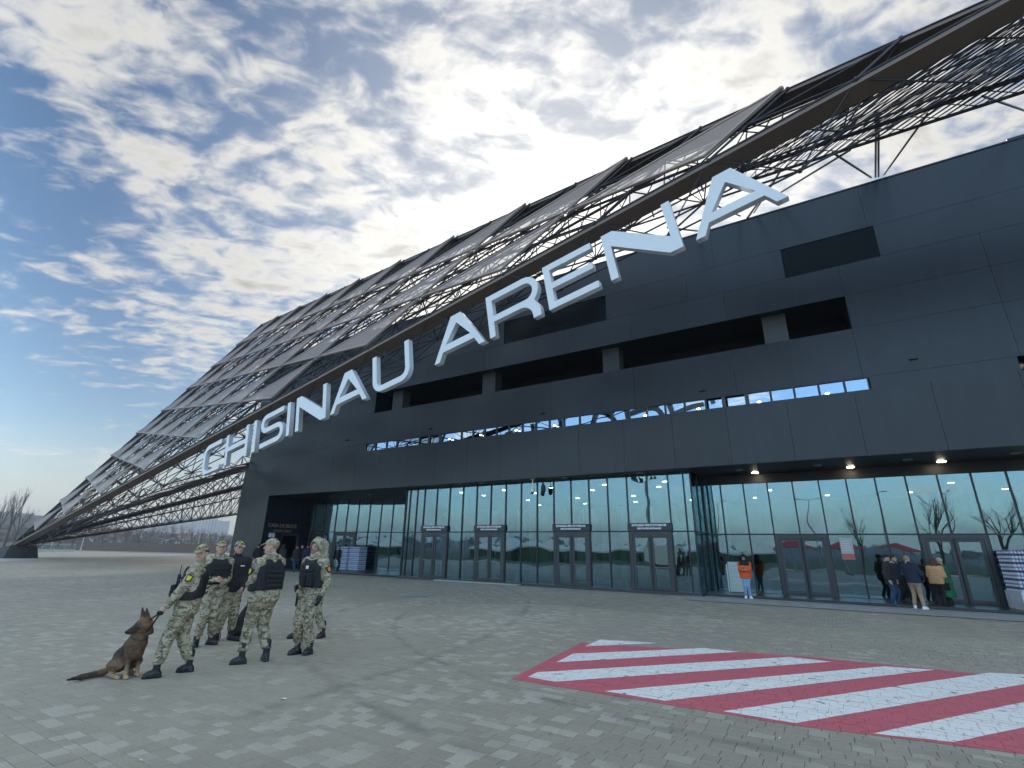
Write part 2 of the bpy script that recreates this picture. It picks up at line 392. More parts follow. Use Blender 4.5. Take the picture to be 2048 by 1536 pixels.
M['grass'] = mat('grass', (0.045, 0.075, 0.022), 0.9, noise=(0.4, 1.0, (0.075, 0.08, 0.03)), bump=(8, 0.6))
M['asphalt'] = mat('asphalt', (0.055, 0.055, 0.058), 0.85, noise=(1.0, 0.6, (0.07, 0.07, 0.07)))
sheet('access_road', [(-150, -27), (60, -27), (60, -16.2), (-150, -16.2)], -0.016, M['asphalt'])
sheet('grass_bank', [(-150, -90), (60, -90), (60, -27.2), (-150, -27.2)], -0.014, M['grass'])
sheet('painted_sun_patch', [(-149, 10), (-60, 13), (-66, 20), (-149, 24)], -0.008, mat('painted_sunlight', (0.42, 0.41, 0.38), 0.8, noise=(0.8, 0.5, (0.33, 0.33, 0.32))))  # sunlit far ground, painted as a paler sheet

# individual paving stones near the camera; rows run along the facade
stones = []
yy = 0.9
while yy < 15.5:
    h = random.choice((0.10, 0.13, 0.14, 0.14, 0.18))
    x0, x1 = -5.4 * (yy + h) - 1.0, 0.30 * yy + 0.6
    x0 = max(x0, -math.sqrt(max(4.0, 17.5 ** 2 - yy * yy))); x = x0 + random.random() * 0.2
    while x < x1:
        w = random.choice((0.14, 0.18, 0.21, 0.21, 0.25))
        cx, cy = x + w / 2, yy + h / 2
        # keep what the camera can see
        d = Vector((cx, cy, 0)) - CO; zc = d.dot(CF)
        sx, sy = d.dot(CR) / zc * FOC + 1024, 768 - d.dot(CU) / zc * FOC
        if zc > 0 and -60 < sx < 2110 and sy < 1600:
            stones.append((x, yy, w, h, zc, (0 < sx < 2048 and sy < 1536)))
        x += w
    yy += h
def stone_mesh(w, h):
    g, c, t = 0.0022, 0.004, 0.013
    a, b_ = w / 2 - g, h / 2 - g
    o = [(-a, -b_), (a, -b_), (a, b_), (-a, b_)]; i = [(-a + c, -b_ + c), (a - c, -b_ + c), (a - c, b_ - c), (-a + c, b_ - c)]
    v = [(x, y, -t) for x, y in o] + [(x, y, -0.004) for x, y in o] + [(x, y, 0) for x, y in i]
    f = [(8, 9, 10, 11)]
    for k in range(4):
        n = (k + 1) % 4; f += [(k, n, 4 + n, 4 + k), (4 + k, 4 + n, 8 + n, 8 + k)]
    return v, f
stones.sort(key=lambda s: (not s[5], s[4]))
cache = {}
big = MB(); rvals = []
paint_spots = []
for k, (x, y, w, h, zc, vis) in enumerate(stones):
    z = random.uniform(-0.0018, 0.0012); rr = random.random()
    tx, ty = random.gauss(0, 0.004), random.gauss(0, 0.006)
    paint_spots.append((x, y, w, h, z))
    if k < 300:
        key = (w, h)
        if key not in cache:
            v, f = stone_mesh(w, h); cache[key] = MB().add(v, f).mesh('paver', M['pave_obj'])
        link('paver', cache[key], plaza, loc=(x + w / 2, y + h / 2, z), rot=(tx, ty, 0))
    else:
        v, f = stone_mesh(w, h)
        big.add([(px + x + w / 2, py + y + h / 2, pz + z + tx * py - ty * px) for px, py, pz in v], f); rvals += [rr] * len(v)
pm = big.mesh('pavers', M['pave_attr'])
at_ = pm.attributes.new('rnd', 'FLOAT', 'POINT'); at_.data.foreach_set('value', rvals)
link('pavers', pm, plaza, kind='stuff')

# hatched no-parking marking painted stone by stone
def clip(poly, conv):
    out = poly
    n = len(conv)
    for i in range(n):
        a, b_ = conv[i], conv[(i + 1) % n]
        ex, ey = b_[0] - a[0], b_[1] - a[1]
        inp, out = out, []
        if not inp: return []
        def sd_(p): return ex * (p[1] - a[1]) - ey * (p[0] - a[0])
        for j in range(len(inp)):
            p, q = inp[j], inp[(j + 1) % len(inp)]; sp_, sq = sd_(p), sd_(q)
            if sp_ >= 0: out.append(p)
            if sp_ * sq < 0:
                t = sp_ / (sp_ - sq); out.append((p[0] + t * (q[0] - p[0]), p[1] + t * (q[1] - p[1])))
    return out
def ccw(p):
    s_ = sum(p[i][0] * p[(i + 1) % len(p)][1] - p[(i + 1) % len(p)][0] * p[i][1] for i in range(len(p)))
    return p if s_ > 0 else p[::-1]
def gp(pts): return ccw([tuple(ground(x, y)[:2]) for x, y in pts])
red_poly = gp([(1022, 1358), (1600, 1453), (2048, 1508), (2460, 1552), (2460, 1372), (2048, 1339), (1600, 1312), (1190, 1271)])
stripes = [[(1170, 1293), (1200, 1279.5), (1318, 1286.5)], [(1112, 1325), (1146, 1308), (1408, 1296.5), (1480, 1304)],
           [(1056, 1354), (1074, 1345), (1578, 1314.5), (1664, 1324)] , [(1208, 1383), (1768, 1333), (1870, 1340), (1330, 1402)],
           [(1446, 1423), (1978, 1346), (2078, 1351), (2130, 1355), (1592, 1447)], [(1746, 1468), (2300, 1352), (2440, 1372), (1908, 1485)], [(2060, 1497), (2440, 1408), (2440, 1445), (2200, 1515)]]
stripes[2] = [(1056, 1354), (1074, 1345), (1578, 1314.5), (1664, 1324), (1110, 1364)]
def paint_mat(name, col, wear):
    m = mat(name, col, 0.55); nt = m.node_tree; L = nt.links; b = nt.nodes['Principled BSDF']
    g = nt.nodes.new('ShaderNodeNewGeometry')
    def nz(sc, det, st=(1, 1, 1)):
        mp = nt.nodes.new('ShaderNodeMapping'); mp.inputs['Scale'].default_value = st; L.new(g.outputs['Position'], mp.inputs[0])
        n = nt.nodes.new('ShaderNodeTexNoise'); n.inputs['Scale'].default_value = sc; n.inputs['Detail'].default_value = det; L.new(mp.outputs[0], n.inputs['Vector']); return n.outputs[0]
    def mx(f, a, c):
        n = nt.nodes.new('ShaderNodeMix'); n.data_type = 'RGBA'; L.new(f, n.inputs[0])
        n.inputs[7].default_value = (*c, 1)
        if isinstance(a, tuple): n.inputs[6].default_value = (*a, 1)
        else: L.new(a, n.inputs[6])
        return n.outputs[2]
    def mr(v, a, c, hi):
        n = nt.nodes.new('ShaderNodeMapRange'); L.new(v, n.inputs[0]); n.inputs[1].default_value = a; n.inputs[2].default_value = c; n.inputs[4].default_value = hi; return n.outputs[0]
    c = mx(mr(nz(26, 6), 0.45, 0.72, 0.45), col, tuple(x * 0.72 for x in col))
    c = mx(mr(nz(3, 5), 0.5, 0.75, 0.35), c, tuple(x * 0.75 for x in col))
    if wear:
        c = mx(mr(nz(4.2, 4, (0.8, 1.6, 1)), 0.655, 0.675, 0.9), c, (0.10, 0.09, 0.10))
        c = mx(mr(nz(14, 3), 0.69, 0.71, 0.8), c, (0.13, 0.12, 0.12))
    else: c = mx(mr(nz(11, 3), 0.70, 0.73, 0.6), c, (0.16, 0.07, 0.08))
    L.new(c, b.inputs['Base Color'])
    bp = nt.nodes.new('ShaderNodeBump'); bp.inputs['Strength'].default_value = 0.4; bp.inputs['Distance'].default_value = 0.004
    L.new(nz(60, 5), bp.inputs['Height']); L.new(bp.outputs[0], b.inputs['Normal'])
    return m
M['red_paint'] = paint_mat('red_road_paint', (0.58, 0.130, 0.160), False)
M['white_paint'] = paint_mat('white_road_paint', (0.85, 0.84, 0.80), True)
M['joint_white'] = mat('grey_joint_paint', (0.50, 0.49, 0.47), 0.7)
marking = link('road_marking', None, kind='structure')
def paint_layer(name, polys, m, dz):
    b = MB()
    for x, y, w, h, z in paint_spots:
        if not (-5.2 < x < 5 and 6 < y < 13): continue
        for poly in polys:
            g = 0.0024
            r_ = clip([(x + g, y + g), (x + w - g, y + g), (x + w - g, y + h - g), (x + g, y + h - g)], poly)
            if len(r_) > 2: b.add([(p[0], p[1], z + dz) for p in r_], [tuple(range(len(r_)))])
    return b.obj(name, m, marking)
paint_layer('red_field', [red_poly], M['red_paint'], 0.0028)
for s_ in stripes: paint_layer('white_stripe', [gp(s_)], M['white_paint'], 0.0045)
# red also lines the joints' upper flanks: a thin recessed coat so that the joints read as narrow dark lines
for s_ in stripes: 
    q_ = gp(s_); MB().add([(p[0], p[1], -0.0022) for p in q_], [tuple(range(len(q_)))]).obj('joint_paint', M['joint_white'], marking)
MB().add([(p[0], p[1], -0.0036) for p in red_poly], [tuple(range(len(red_poly)))]).obj('joint_paint', mat('red_joint_paint', (0.34, 0.085, 0.10), 0.7), marking)

# ------------------------------------------------------------------ the arena building
arena = thing('arena_building', 'huge dark anthracite arena block with glazed ground floor behind the big letters', 'arena', (-10, 22, 0))
AO = Vector((-10, 22, 0))
FS = 1.0
def abox(name, m, x0, x1, y0, y1, z0, z1, parent=None, **k):
    if FS != 1.0:
        x0, x1, y0, y1 = x0 * FS, x1 * FS, y0 * FS, y1 * FS
        z0, z1 = [v if v < 0.02 else CAM_H + (v - CAM_H) * FS for v in (z0, z1)]
    b = MB().box(x0 - AO.x, x1 - AO.x, y0 - AO.y, y1 - AO.y, z0, z1)
    return b.obj(name, m, parent or arena, **k)
YP, YW, YG, YR, YL = 18.5, 18.78, 22.9, 25.3, 27.0     # parapet, upper wall, three glass fronts
ZS, ZP0, ZP1, ZT = 5.20, 4.63, 6.73, 14.35
XR = 13.0
abox('soffit', M['soffit'], -35.1, 15.4, 22.12, 40, ZS, ZS + 0.14)
FS = 22.0 / 18.5
abox('core', M['void'], -32.6, XR, 21.2, 60, 5.2, 14.2)
abox('roof_slab', M['cladding'], -32.7, XR, 18.95, 60.2, 14.2, 14.32)
abox('parapet_backing', M['void'], -29.4, XR, 18.66, 19.3, ZP0 + 0.16, ZP1 - 0.03)
abox('end_wall_core', M['void'], -32.6, -29.75, 18.7, 60, 0.0, 5.2)
def panels(name, xs, z0, z1, y, th=0.12, m=None, gap=0.004, skip=()):
    m = m or M['cladding']
    for a, b_ in zip(xs[:-1], xs[1:]):
        if any(s0 - 0.01 <= a and b_ <= s1 + 0.01 for s0, s1 in skip): continue
        abox(name, m, a + gap, b_ - gap, y, y + th, z0 + gap, z1 - gap)
def split(a, b_, n): return [a + (b_ - a) * k / n for k in range(n + 1)]
# parapet band, end wall and the wall above
panels('facade_panel', split(-29.55, XR, 22), ZP0, ZP1, YP, 0.16)
panels('facade_panel', split(-32.75, -29.56, 2), 0.0, ZP1 - 0.2, YP + 0.1, 0.14)
xr = lambda a, b_, w: split(a, b_, max(1, round((b_ - a) / w)))
OX0, OX1 = -21.05, 1.75
panels('facade_panel', split(-32.75, -21.43, 5), ZP1 - 0.2, 7.23, YW)
panels('facade_panel', split(1.87, 5.42, 1), ZP1 - 0.2, 7.23, YW)
panels('facade_panel', split(-32.75, OX0, 3) + split(OX0, OX1, 6)[1:] + split(OX1, XR, 3)[1:], 7.23, 8.97, YW)
abox('terrace_floor', M['soffit'], 5.2, XR, 18.72, 21.1, 5.5, 5.65)
panels('facade_panel', split(-32.75, OX0, 3), 8.97, 10.2, YW); panels('facade_panel', split(OX1, XR, 3), 8.97, 10.2, YW)
panels('facade_panel', split(-32.75, OX0, 3) + split(OX0, OX1, 6)[1:] + split(OX1, XR, 3)[1:], 10.2, 11.4, YW)
WX = [(-12.3, -6.9), (0.12, 2.98)]
panels('facade_panel', xr(-32.75, -12.3, 5) + [-6.9] + xr(-6.9, 0.12, 4)[1:] + [2.98] + xr(2.98, XR, 5)[1:], 11.4, 12.63, YW, skip=WX)
panels('facade_panel', xr(-32.75, XR, 5.1), 12.63, ZT, YW)
abox('roof_box', M['cladding'], 7.0, XR, 19.2, 26, ZT, ZT + 0.42)
abox('coping', M['frame'], -32.78, XR, YW - 0.03, YW + 0.3, ZT, ZT + 0.05)
# the long recessed opening with concrete piers
for a, b_ in ((-20.2, -19.42), (-13.88, -13.1), (-7.35, -6.6), (-0.91, -0.12)):
    abox('pier', M['cladding_grey'], a, b_, YW + 0.5, YW + 1.1, 8.9, 10.3)
abox('opening_jamb', M['cladding'], OX1, OX1 + 0.08, YW + 0.12, YW + 2.0, 8.97, 10.2)
abox('opening_jamb', M['cladding'], OX0 - 0.08, OX0, YW + 0.12, YW + 2.0, 8.97, 10.2)
abox('opening_floor', M['soffit'], OX0, OX1, YW + 0.14, YW + 2.4, 8.80, 8.93)
abox('opening_ceiling', M['soffit'], OX0, OX1, YW + 0.14, YW + 2.4, 10.24, 10.36)
M['dark_pane'] = mat('black_glass_pane', (0.002, 0.004, 0.006), 0.2, spec=0.10)
# two dark upper windows
for a, b_ in WX:
    w = abox('window', M['dark_pane'], a + 0.01, b_ - 0.01, YW + 0.03, YW + 0.2, 11.41, 12.62)
    abox('window_back', M['void'], a, b_, YW + 0.7, YW + 0.75, 11.3, 12.7)
# strip window above the parapet
sx = [-21.43] + [-20.68, -19.83, -19.05, -17.44, -16.76, -16.03, -14.69, -13.99, -13.3, -12.61, -11.91, -11.18, -10.47, -9.79, -9.07, -8.33, -7.64, -6.89, -6.16, -5.42, -4.68, -3.94, -3.17, -2.5, -1.72, -0.98, -0.25, 0.48, 1.21] + [1.87]
strip = link('strip_window', None, arena)
for a, b_ in zip(sx[:-1], sx[1:]):
    wide = b_ - a
    fr = 0.035
    if abs(a + 17.44) < 0.1 or abs(a + 16.76) < .1 or abs(a + 3.17) < 0.1 or abs(a + 2.5) < 0.1: fr = 0.10
    abox('strip_pane', M['glass_strip'], a + fr, b_ - fr, YW + 0.05, YW + 0.08, 6.6, 7.18 - (0.06 if fr > .05 else 0), strip)
    abox('strip_mullion', M['frame'] if fr < .05 else M['door_frame'], b_ - fr, b_ + (fr if fr < 0.05 else 0.03), YW + 0.0, YW + 0.12, 6.55, 7.2, strip)
abox('strip_head', M['frame'], -21.43, 1.87, YW - 0.005, YW + 0.12, 7.19, 7.228, strip)
abox('strip_back', M['void'], -21.4, 1.87, YW + 0.9, YW + 0.95, 6.5, 7.3)
# side wall of the recess with the ticket office
panels('facade_panel', [0, 1], 0, 1, 999) if False else None
ZQ = CAM_H + (ZS - CAM_H) / FS
for k in range(3):
    y0, y1 = 18.66 + k * 1.25, 18.66 + (k + 1) * 1.25
    if k == 1:
        abox('facade_panel', M['cladding'], -29.72, -29.56, y0 + .006, y1 - .006, 2.42, ZQ); continue
    abox('facade_panel', M['cladding'], -29.72, -29.56, y0 + .006, y1 - .006, 0, ZQ)
tw = abox('ticket_hatch', M['glass_dark'], -29.68, -29.64, 19.98, 21.07, 0.97, 2.3)
for q in ((-29.7, -29.55, 19.92, 21.13, 2.3, 2.41), (-29.7, -29.55, 19.91, 19.98, 0.0, 2.3), (-29.7, -29.55, 21.07, 21.14, 0.0, 2.3), (-29.69, -29.57, 19.98, 21.07, 0, 0.97)):
    abox('hatch_frame', M['door_frame'], *q, tw)
abox('recess_corner_post', M['frame'], -29.62, -29.5, 22.36, 22.5, 0, ZQ)
FS_SAVE = FS; FS = 1.0
# glass fronts -----------------------------------------------------------
def glazed(front, xs, y, ztr, ztop, doors, signs=True, base=0.12, side=None):
    """one run of curtain wall: mullions at xs, a transom at ztr, door pairs at index pairs"""
    root = link('curtain_wall', None, arena); roots = [root]
    for k, (a, b_) in enumerate(zip(xs[:-1], xs[1:])):
        f = 0.028
        abox('pane', M['glass'], a + f, b_ - f, y, y + 0.02, ztr + 0.03, ztop, root)
        if not any(k in d for d in doors):
            abox('pane', M['glass'], a + f, b_ - f, y, y + 0.02, base, ztr - 0.03, root)
    for k, x in enumerate(xs):
        abox('mullion', M['frame'], x - 0.028, x + 0.028, y - 0.05, y + 0.10, base, ztop, root)
    abox('transom', M['frame'], xs[0], xs[-1], y - 0.042, y + 0.09, ztr - 0.03, ztr + 0.03, root)
    for d in doors:
        a, b_ = xs[d[0]], xs[d[1] + 1]; mid = (a + b_) / 2
        root2 = link('door', None, arena); roots.append(root2)
        MB().box(a - AO.x + .03, a - AO.x + 0.14, y - 0.07 - AO.y, y + 0.08 - AO.y, base, ztr - 0.02).box(b_ - AO.x - 0.14, b_ - AO.x - .03, y - 0.07 - AO.y, y + 0.08 - AO.y, base, ztr - 0.02).box(a - AO.x + 0.14, b_ - AO.x - 0.14, y - 0.07 - AO.y, y + 0.08 - AO.y, ztr - 0.16, ztr - 0.02).obj('door_frame', M['door_frame'], root2)
        for (l0, l1) in ((a + 0.15, mid - 0.012), (mid + 0.012, b_ - 0.15)):
            yy0, yy1 = y - 0.05 - AO.y, y + 0.03 - AO.y; st = 0.11
            b2 = MB(); X0, X1 = l0 - AO.x, l1 - AO.x; zt = ztr - 0.17
            b2.box(X0, X0 + st, yy0, yy1, base + .01, zt).box(X1 - st, X1, yy0, yy1, base + .01, zt).box(X0 + st, X1 - st, yy0, yy1, base + .01, base + 0.13).box(X0 + st, X1 - st, yy0, yy1, zt - st, zt)
            b2.obj('door_leaf', M['door_frame'], root2)
            MB().box(X0 + st, X1 - st, y - 0.02 - AO.y, y - AO.y, base + 0.13, zt - st).obj('door_pane', M['glass'], root2)
            MB().tube((X0 + st, yy0 - 0.05, 1.07), (X1 - st, yy0 - 0.05, 1.05), 0.016).tube((X0 + st + .01, yy0 - 0.05, 1.07), (X0 + st + .01, yy0 + .01, 1.07), 0.012).tube((X1 - st - .01, yy0 - 0.05, 1.05), (X1 - st - .01, yy0 + .01, 1.05), 0.012).obj('push_bar', M['steel'], root2)
    return roots
xc = [-21.9, -21.61, -21.03, -20.44] + [-20.44 + 0.971 * k for k in range(1, 16)] + [-5.19, -4.88]
i0 = 3
glazed('center', xc, YG, 2.58, ZS - 0.01, [(3, 4), (7, 8), (12, 13), (16, 17)])
xrgt = [-4.84] + [-4.05 + 1.003 * k for k in range(0, 17)]
glazed('right', xrgt, YR, 2.53, 4.78, [(3, 4), (8, 9)])
abox('head_band', M['soffit'], -4.84, 12.0, YR - 0.03, YR + 0.2, 4.78, ZS)
xlft = [-35.1] + [-34.78 + 1.03 * k for k in range(0, 14)]
left_roots = glazed('left', xlft, YL, 2.75, ZS - 0.01, [(3, 4), (9, 10)])
_pv = Vector((-21.9 - AO.x, YL - AO.y, 0))
_tilt = Matrix.Translation(_pv + Vector((0, 1.5, 0))) @ Matrix.Rotation(R(11.6), 4, 'Z') @ Matrix.Translation(-_pv)
for r_ in left_roots: r_.matrix_local = _tilt
# short glazed return between the two fronts
ret = link('curtain_wall', None, arena)
for y0, y1 in ((YG + 0.08, 24.05), (24.1, YR - 0.02)):
    abox('pane', M['glass'], -4.89, -4.87, y0, y1, 0.12, ZS - 0.02, ret)
abox('mullion', M['frame'], -4.93, -4.83, 24.03, 24.12, 0.1, ZS, ret); abox('mullion', M['frame'], -4.95, -4.81, YR - 0.1, YR + 0.06, 0.1, ZS, ret)
abox('transom', M['frame'], -4.92, -4.84, YG, YR, 2.55, 2.61, ret)
ret2 = link('curtain_wall', None, arena)
abox('pane', M['glass'], -21.93, -21.91, YG + 0.1, YL - 0.1, 0.12, ZS - 0.02, ret2)
abox('mullion', M['frame'], -21.98, -21.86, YL - 0.12, YL - 0.02, 0.1, ZS, ret2)
# plinths under the glass
abox('plinth', M['door_frame'], -22.0, -4.8, YG - 0.16, YG + 0.2, 0.0, 0.118)
abox('plinth', M['door_frame'], -4.78, 12.2, YR - 0.12, YR + 0.2, 0.0, 0.118)
abox('plinth', M['door_frame'], -35.1, -22.02, YL - 0.12, YL + 0.2, 0.0, 0.118, left_roots[0])
abox('sill_strip', M['concrete'], -18.9, -13.5, YG - 0.55, YG - 0.18, 0.0, 0.06)
# interior -----------------------------------------------------------------
M['hall_floor'] = mat('hall_floor', (0.035, 0.037, 0.04), 0.3)
M['hall_wall'] = mat('hall_wall', (0.045, 0.05, 0.055), 0.7)
M['hall_panel'] = mat('pale_wall_lining', (0.62, 0.70, 0.66), 0.6)
abox('hall_floor', M['hall_floor'], -36.6, 12.2, YG + 0.3, 40, 0.02, 0.10)
abox('hall_back_wall', M['hall_wall'], -36.6, 12.2, 38.0, 38.3, 0.1, ZS)
abox('hall_end_wall', M['hall_wall'], 12.2, 12.4, 22, 40, 0, ZS); abox('hall_end_wall', M['hall_wall'], -36.8, -36.62, 24, 40, 0, ZS)
for a, b_ in ((-21.0, -20.2), (-19.6, -19.3), (-17.3, -16.9), (-15.4, -15.2), (-14.6, -13.3), (-12.9, -12.3), (-11.6, -11.2), (-10.9, -10.6), (-10.2, -9.7), (-9.2, -8.9), (-8.5, -7.4), (-6.6, -6.3), (-6.0, -4.6), (-4.2, -3.9)):
    abox('wall_lining', M['hall_panel'], a, b_, 25.4, 25.5, 0.1, 3.95)
for k in range(8):
    x = -20.5 + k * 4.4
    MB().tube((x - AO.x, 31.5 - AO.y, 0.1), (x - AO.x, 31.5 - AO.y, ZS), 0.28, n=14).obj('column', M['cladding_grey'], arena, smooth=False)
for k in range(9):     # vertical tube lamps deep in the hall
    x = 8.0 + k * 0.26
    MB().tube((x - AO.x, 31 - AO.y, 2.0 + 0.12 * (k % 2)), (x - AO.x, 31 - AO.y, 3.1 + 0.1 * ((k + 1) % 3)), 0.02).obj('tube_lamp', M['lamp_white'], arena)
dl = MB().tube((0, 0, 0), (0, 0, 0.03), 0.13, n=12).mesh('downlight_lens', M['lamp']); dring = MB().tube((0, 0, 0.005), (0, 0, 0.05), 0.17, n=12).mesh('downlight_ring', M['steel'])
def downlight(x, y, z=ZS - 0.03, lit=True):
    o = link('downlight', dring, arena, loc=(x - AO.x, y - AO.y, z))
    if lit: link('lens', dl, o, loc=(0, 0, -0.012))
for x, y in ((-2.4, 24.6), (1.2, 24.6), (4.1, 24.5), (7.4, 24.3)): downlight(x, y)
lm = MB().tube((0, 0, 0), (0, 0, 0.04), 0.15, n=12).mesh('downlight_lens_unlit', mat('unlit_lens', (0.25, 0.25, 0.27), 0.4))
for x, y in ((-31.0, 24.4), (-27.0, 24.5), (-23.6, 24.6), (-16.0, 22.5), (-10.9, 22.5), (-7.0, 22.5), (-2.9, 23.6), (0.05, 23.6), (3.0, 23.6), (6.0, 23.6)): link('downlight', lm, arena, loc=(x - AO.x, y - AO.y, ZS - 0.04))
for x in range(-20, 12, 4):
    for y in (28.0, 32.0, 36.0): downlight(x + (1.2 if y == 32 else 0) + 0.3, y)
FF = FS_SAVE
for k in range(10): downlight(-20 + 3.3 * k, 25.9 if k < 5 else 26.9)
FF = FS_SAVE
# lamps along the foot of the strip window, small sensors on the wall
for x, z in ((-15.37, 6.86), (-13.45, 6.87), (-11.46, 6.88), (-9.49, 6.87), (-5.46, 6.82), (-3.43, 6.82), (-1.37, 6.80), (0.69, 6.80)):
    g = link('strip_lamp', MB().box(-0.09, 0.09, -0.02, 0.06, -0.16, -0.02).mesh('strip_lamp', M['frame']), arena, loc=(x * FF - AO.x, (YW - 0.06) * FF - AO.y, CAM_H + (z - CAM_H) * FF))
    link('lamp_lens', MB().ball((0, 0, 0), 0.055, 10, 6, sc=(1.4, 1, 0.7)).mesh('lamp_lens', M['lamp_small']), g, loc=(0, -0.02, 0.01))
for x, z in ((-23.1, 7.59), (-16.76, 7.57), (-10.14, 7.54), (-3.23, 7.54), (3.13, 7.6)):
    link('wall_sensor', MB().box(-0.13, 0.13, -0.10, 0, -0.03, 0.03).mesh('wall_sensor', M['black']), arena, loc=(x * FF - AO.x, YW * FF - AO.y, CAM_H + (z - CAM_H) * FF))
FS = FF
# glazed lobby at the far corner of the block
lob = link('glass_lobby', None, arena)
for k in range(4):
    abox('pane', M['glass_clear'], -34.6 - .0, -34.57, 21.0 + k * 1.2, 22.15 + k * 1.2, 0.1, 4.3, lob)
    abox('mullion', M['frame'], -34.64, -34.54, 20.95 + k * 1.2, 21.0 + k * 1.2, 0, 4.35, lob)
abox('pane', M['glass_clear'], -34.6, -32.8, 20.96, 20.98, 0.1, 4.3, lob)
abox('lobby_roof', M['frame'], -34.66, -32.76, 20.9, 25.8, 4.35, 4.45, lob)
FS = 1.0
# apron paving
apron = sheet('apron', [(-4.9, 20.7), (12.2, 20.7), (12.2, YR - 0.13), (-4.75, YR - 0.13), (-4.75, YG - 0.17), (-5.6, YG - 0.17)], 0.006, M['pave_apron'])

# signs over the doors, ticket office lettering, paper notice -----------------
M['sign_blue'] = mat('navy_sign', (0.022, 0.028, 0.050), 0.4)
M['sign_text'] = mat('white_sign_text', (0.85, 0.85, 0.85), 0.5)
names_ = ['above the first doorway from the water pallets', 'above the second doorway from the water pallets', 'above the third doorway, next to the ceiling camera', 'above the last doorway before the glass corner']
for d, nm in zip([(3, 4), (7, 8), (12, 13), (16, 17)], names_):
    a, b_ = xc[d[0]] - 0.03, xc[d[1] + 1] + 0.03; y = YG - 0.13
    s_ = thing('door_sign', 'navy spectator entrance sign with white lettering ' + nm, 'sign', ((a + b_) / 2, y, 2.62), group='signs over the spectator entrances')
    w = (b_ - a) / 2
    MB().box(-w, w, -0.02, 0.03, 0, 0.32).obj('sign_board', M['sign_blue'], s_)
    for t, sz, z in (('INTRAREA SPECTATORILOR', 0.125, 0.185), ('SPECTATORS ENTRANCE', 0.095, 0.055)):
        me = text_mesh('sign_lettering', t, sz, M['sign_text'], 0.002, bold=0.004)
        link('lettering', me, s_, mw=Matrix.Translation((0, -0.024, z)) @ UPRIGHT)
tk = thing('ticket_sign', 'bronze raised letters CASA DE BILETE over ticket sales on dark wall', 'sign', (-29.55 * FF, 19.87 * FF, CAM_H + 0.8 * FF))
# faces +X: text reads along +Y
TURN = Matrix(((0, 0, 1, 0), (1, 0, 0, 0), (0, 1, 0, 0), (0, 0, 0, 1)))
M['gold'] = mat('bronze_letters', (0.55, 0.42, 0.28), 0.4, 0.6)
link('lettering', text_mesh('ticket_lettering', 'CASA DE BILETE', 0.36, M['gold'], 0.02, spacing=0.92), tk, mw=Matrix.Translation((0.02, 0, 0.34)) @ TURN)
link('lettering', text_mesh('ticket_lettering_small', 'TICKET SALES', 0.24, M['gold'], 0.015), tk, mw=Matrix.Translation((0.02, 0.02, 0.0)) @ TURN)
pn = thing('paper_notice', 'white paper notice with an arrow stuck beside the ticket hatch', 'notice', (-29.53 * FF, 19.2 * FF, CAM_H + .47 * FF))
MB().box(0, 0.012, -0.24, 0.24, 0, 0.3).obj('paper', M['white'], pn)
b = MB(); 
for z in (0.20, 0.235): b.box(0.0135, 0.015, -0.18, 0.18, z, z + 0.015)
b.add([(0.014, -0.03, 0.13), (0.014, 0.03, 0.13), (0.014, 0.03, 0.09), (0.014, 0.06, 0.09), (0.014, 0, 0.03), (0.014, -0.06, 0.09), (0.014, -0.03, 0.09)], [(0, 1, 2, 3, 4, 5, 6)])
b.obj('print', M['black'], pn)
ph = thing('poster', 'grey printed poster taped inside the glass beside the doorway', 'poster', (0.55, YR - 0.03, 1.55))
MB().box(-0.22, 0.22, 0, 0.006, 0, 0.85).obj('poster_sheet', mat('poster_grey', (0.42, 0.44, 0.45), 0.6), ph)
MB().box(-0.22, 0.22, -0.004, -0.001, 0.02, 0.22).obj('poster_print', mat('poster_red', (0.55, 0.12, 0.10), 0.6), ph)
b = MB()
for k in range(5): b.box(-0.18, 0.12, -0.004, -0.001, 0.34 + k * 0.09, 0.37 + k * 0.09)
b.obj('poster_lines', M['letter_side'], ph)

# camera and speaker hanging from the soffit ---------------------------------
cc = thing('ceiling_camera', 'white dome security camera hanging from the black soffit', 'camera', (-12.65, 22.35, ZS))
MB().box(-0.11, 0.11, -0.06, 0.06, -0.05, 0).tube((0, 0, -0.5), (0, 0, -0.04), 0.035, n=10).obj('bracket', M['white'], cc)
MB().tube((0, 0, -0.68), (0, 0, -0.5), 0.12, 0.10, n=14).obj('housing', M['white'], cc)
MB().ball((0, 0, -0.68), 0.10, 14, 8).obj('dome', M['black'], cc, smooth=True)
sp_ = thing('hanging_speaker', 'black loudspeaker hanging from the soffit next to the dome camera', 'speaker', (-12.1, 22.5, ZS))
MB().tube((0, 0, -0.32), (0, 0, 0), 0.015).obj('rod', M['black'], sp_)
MB().ball((0, 0, -0.52), 0.14, 10, 8, sc=(0.9, 0.9, 1.8)).obj('cabinet', M['black'], sp_, smooth=True)

# ------------------------------------------------------------------ roof space frame, screen and letters
KS = 0.92
T0 = CO + KS * (Vector((-79.54, 19.78, 1.13)) - CO)
vb, ve = KS * Vector((8.668, -.547, 1.481)), KS * Vector((2.708, .863, 2.495))
vs = ve - vb
nf = vb.cross(ve).normalized()
if nf.y > 0: nf = -nf
bh = vb.normalized(); hn = Vector((.547, 8.668, 0)).normalized(); bv = bh.cross(hn)
if bv.z < 0: bv = -bv
def P(i, j): return T0 + vb * i + vs * j
roof = thing('space_frame_roof', 'giant sloping roof frame of dark steel tubes with perforated bronze screens', 'roof frame', (-60, 22, 0))
RO = Vector((-60, 22, 0))
def rv(v): return Vector(v) - RO
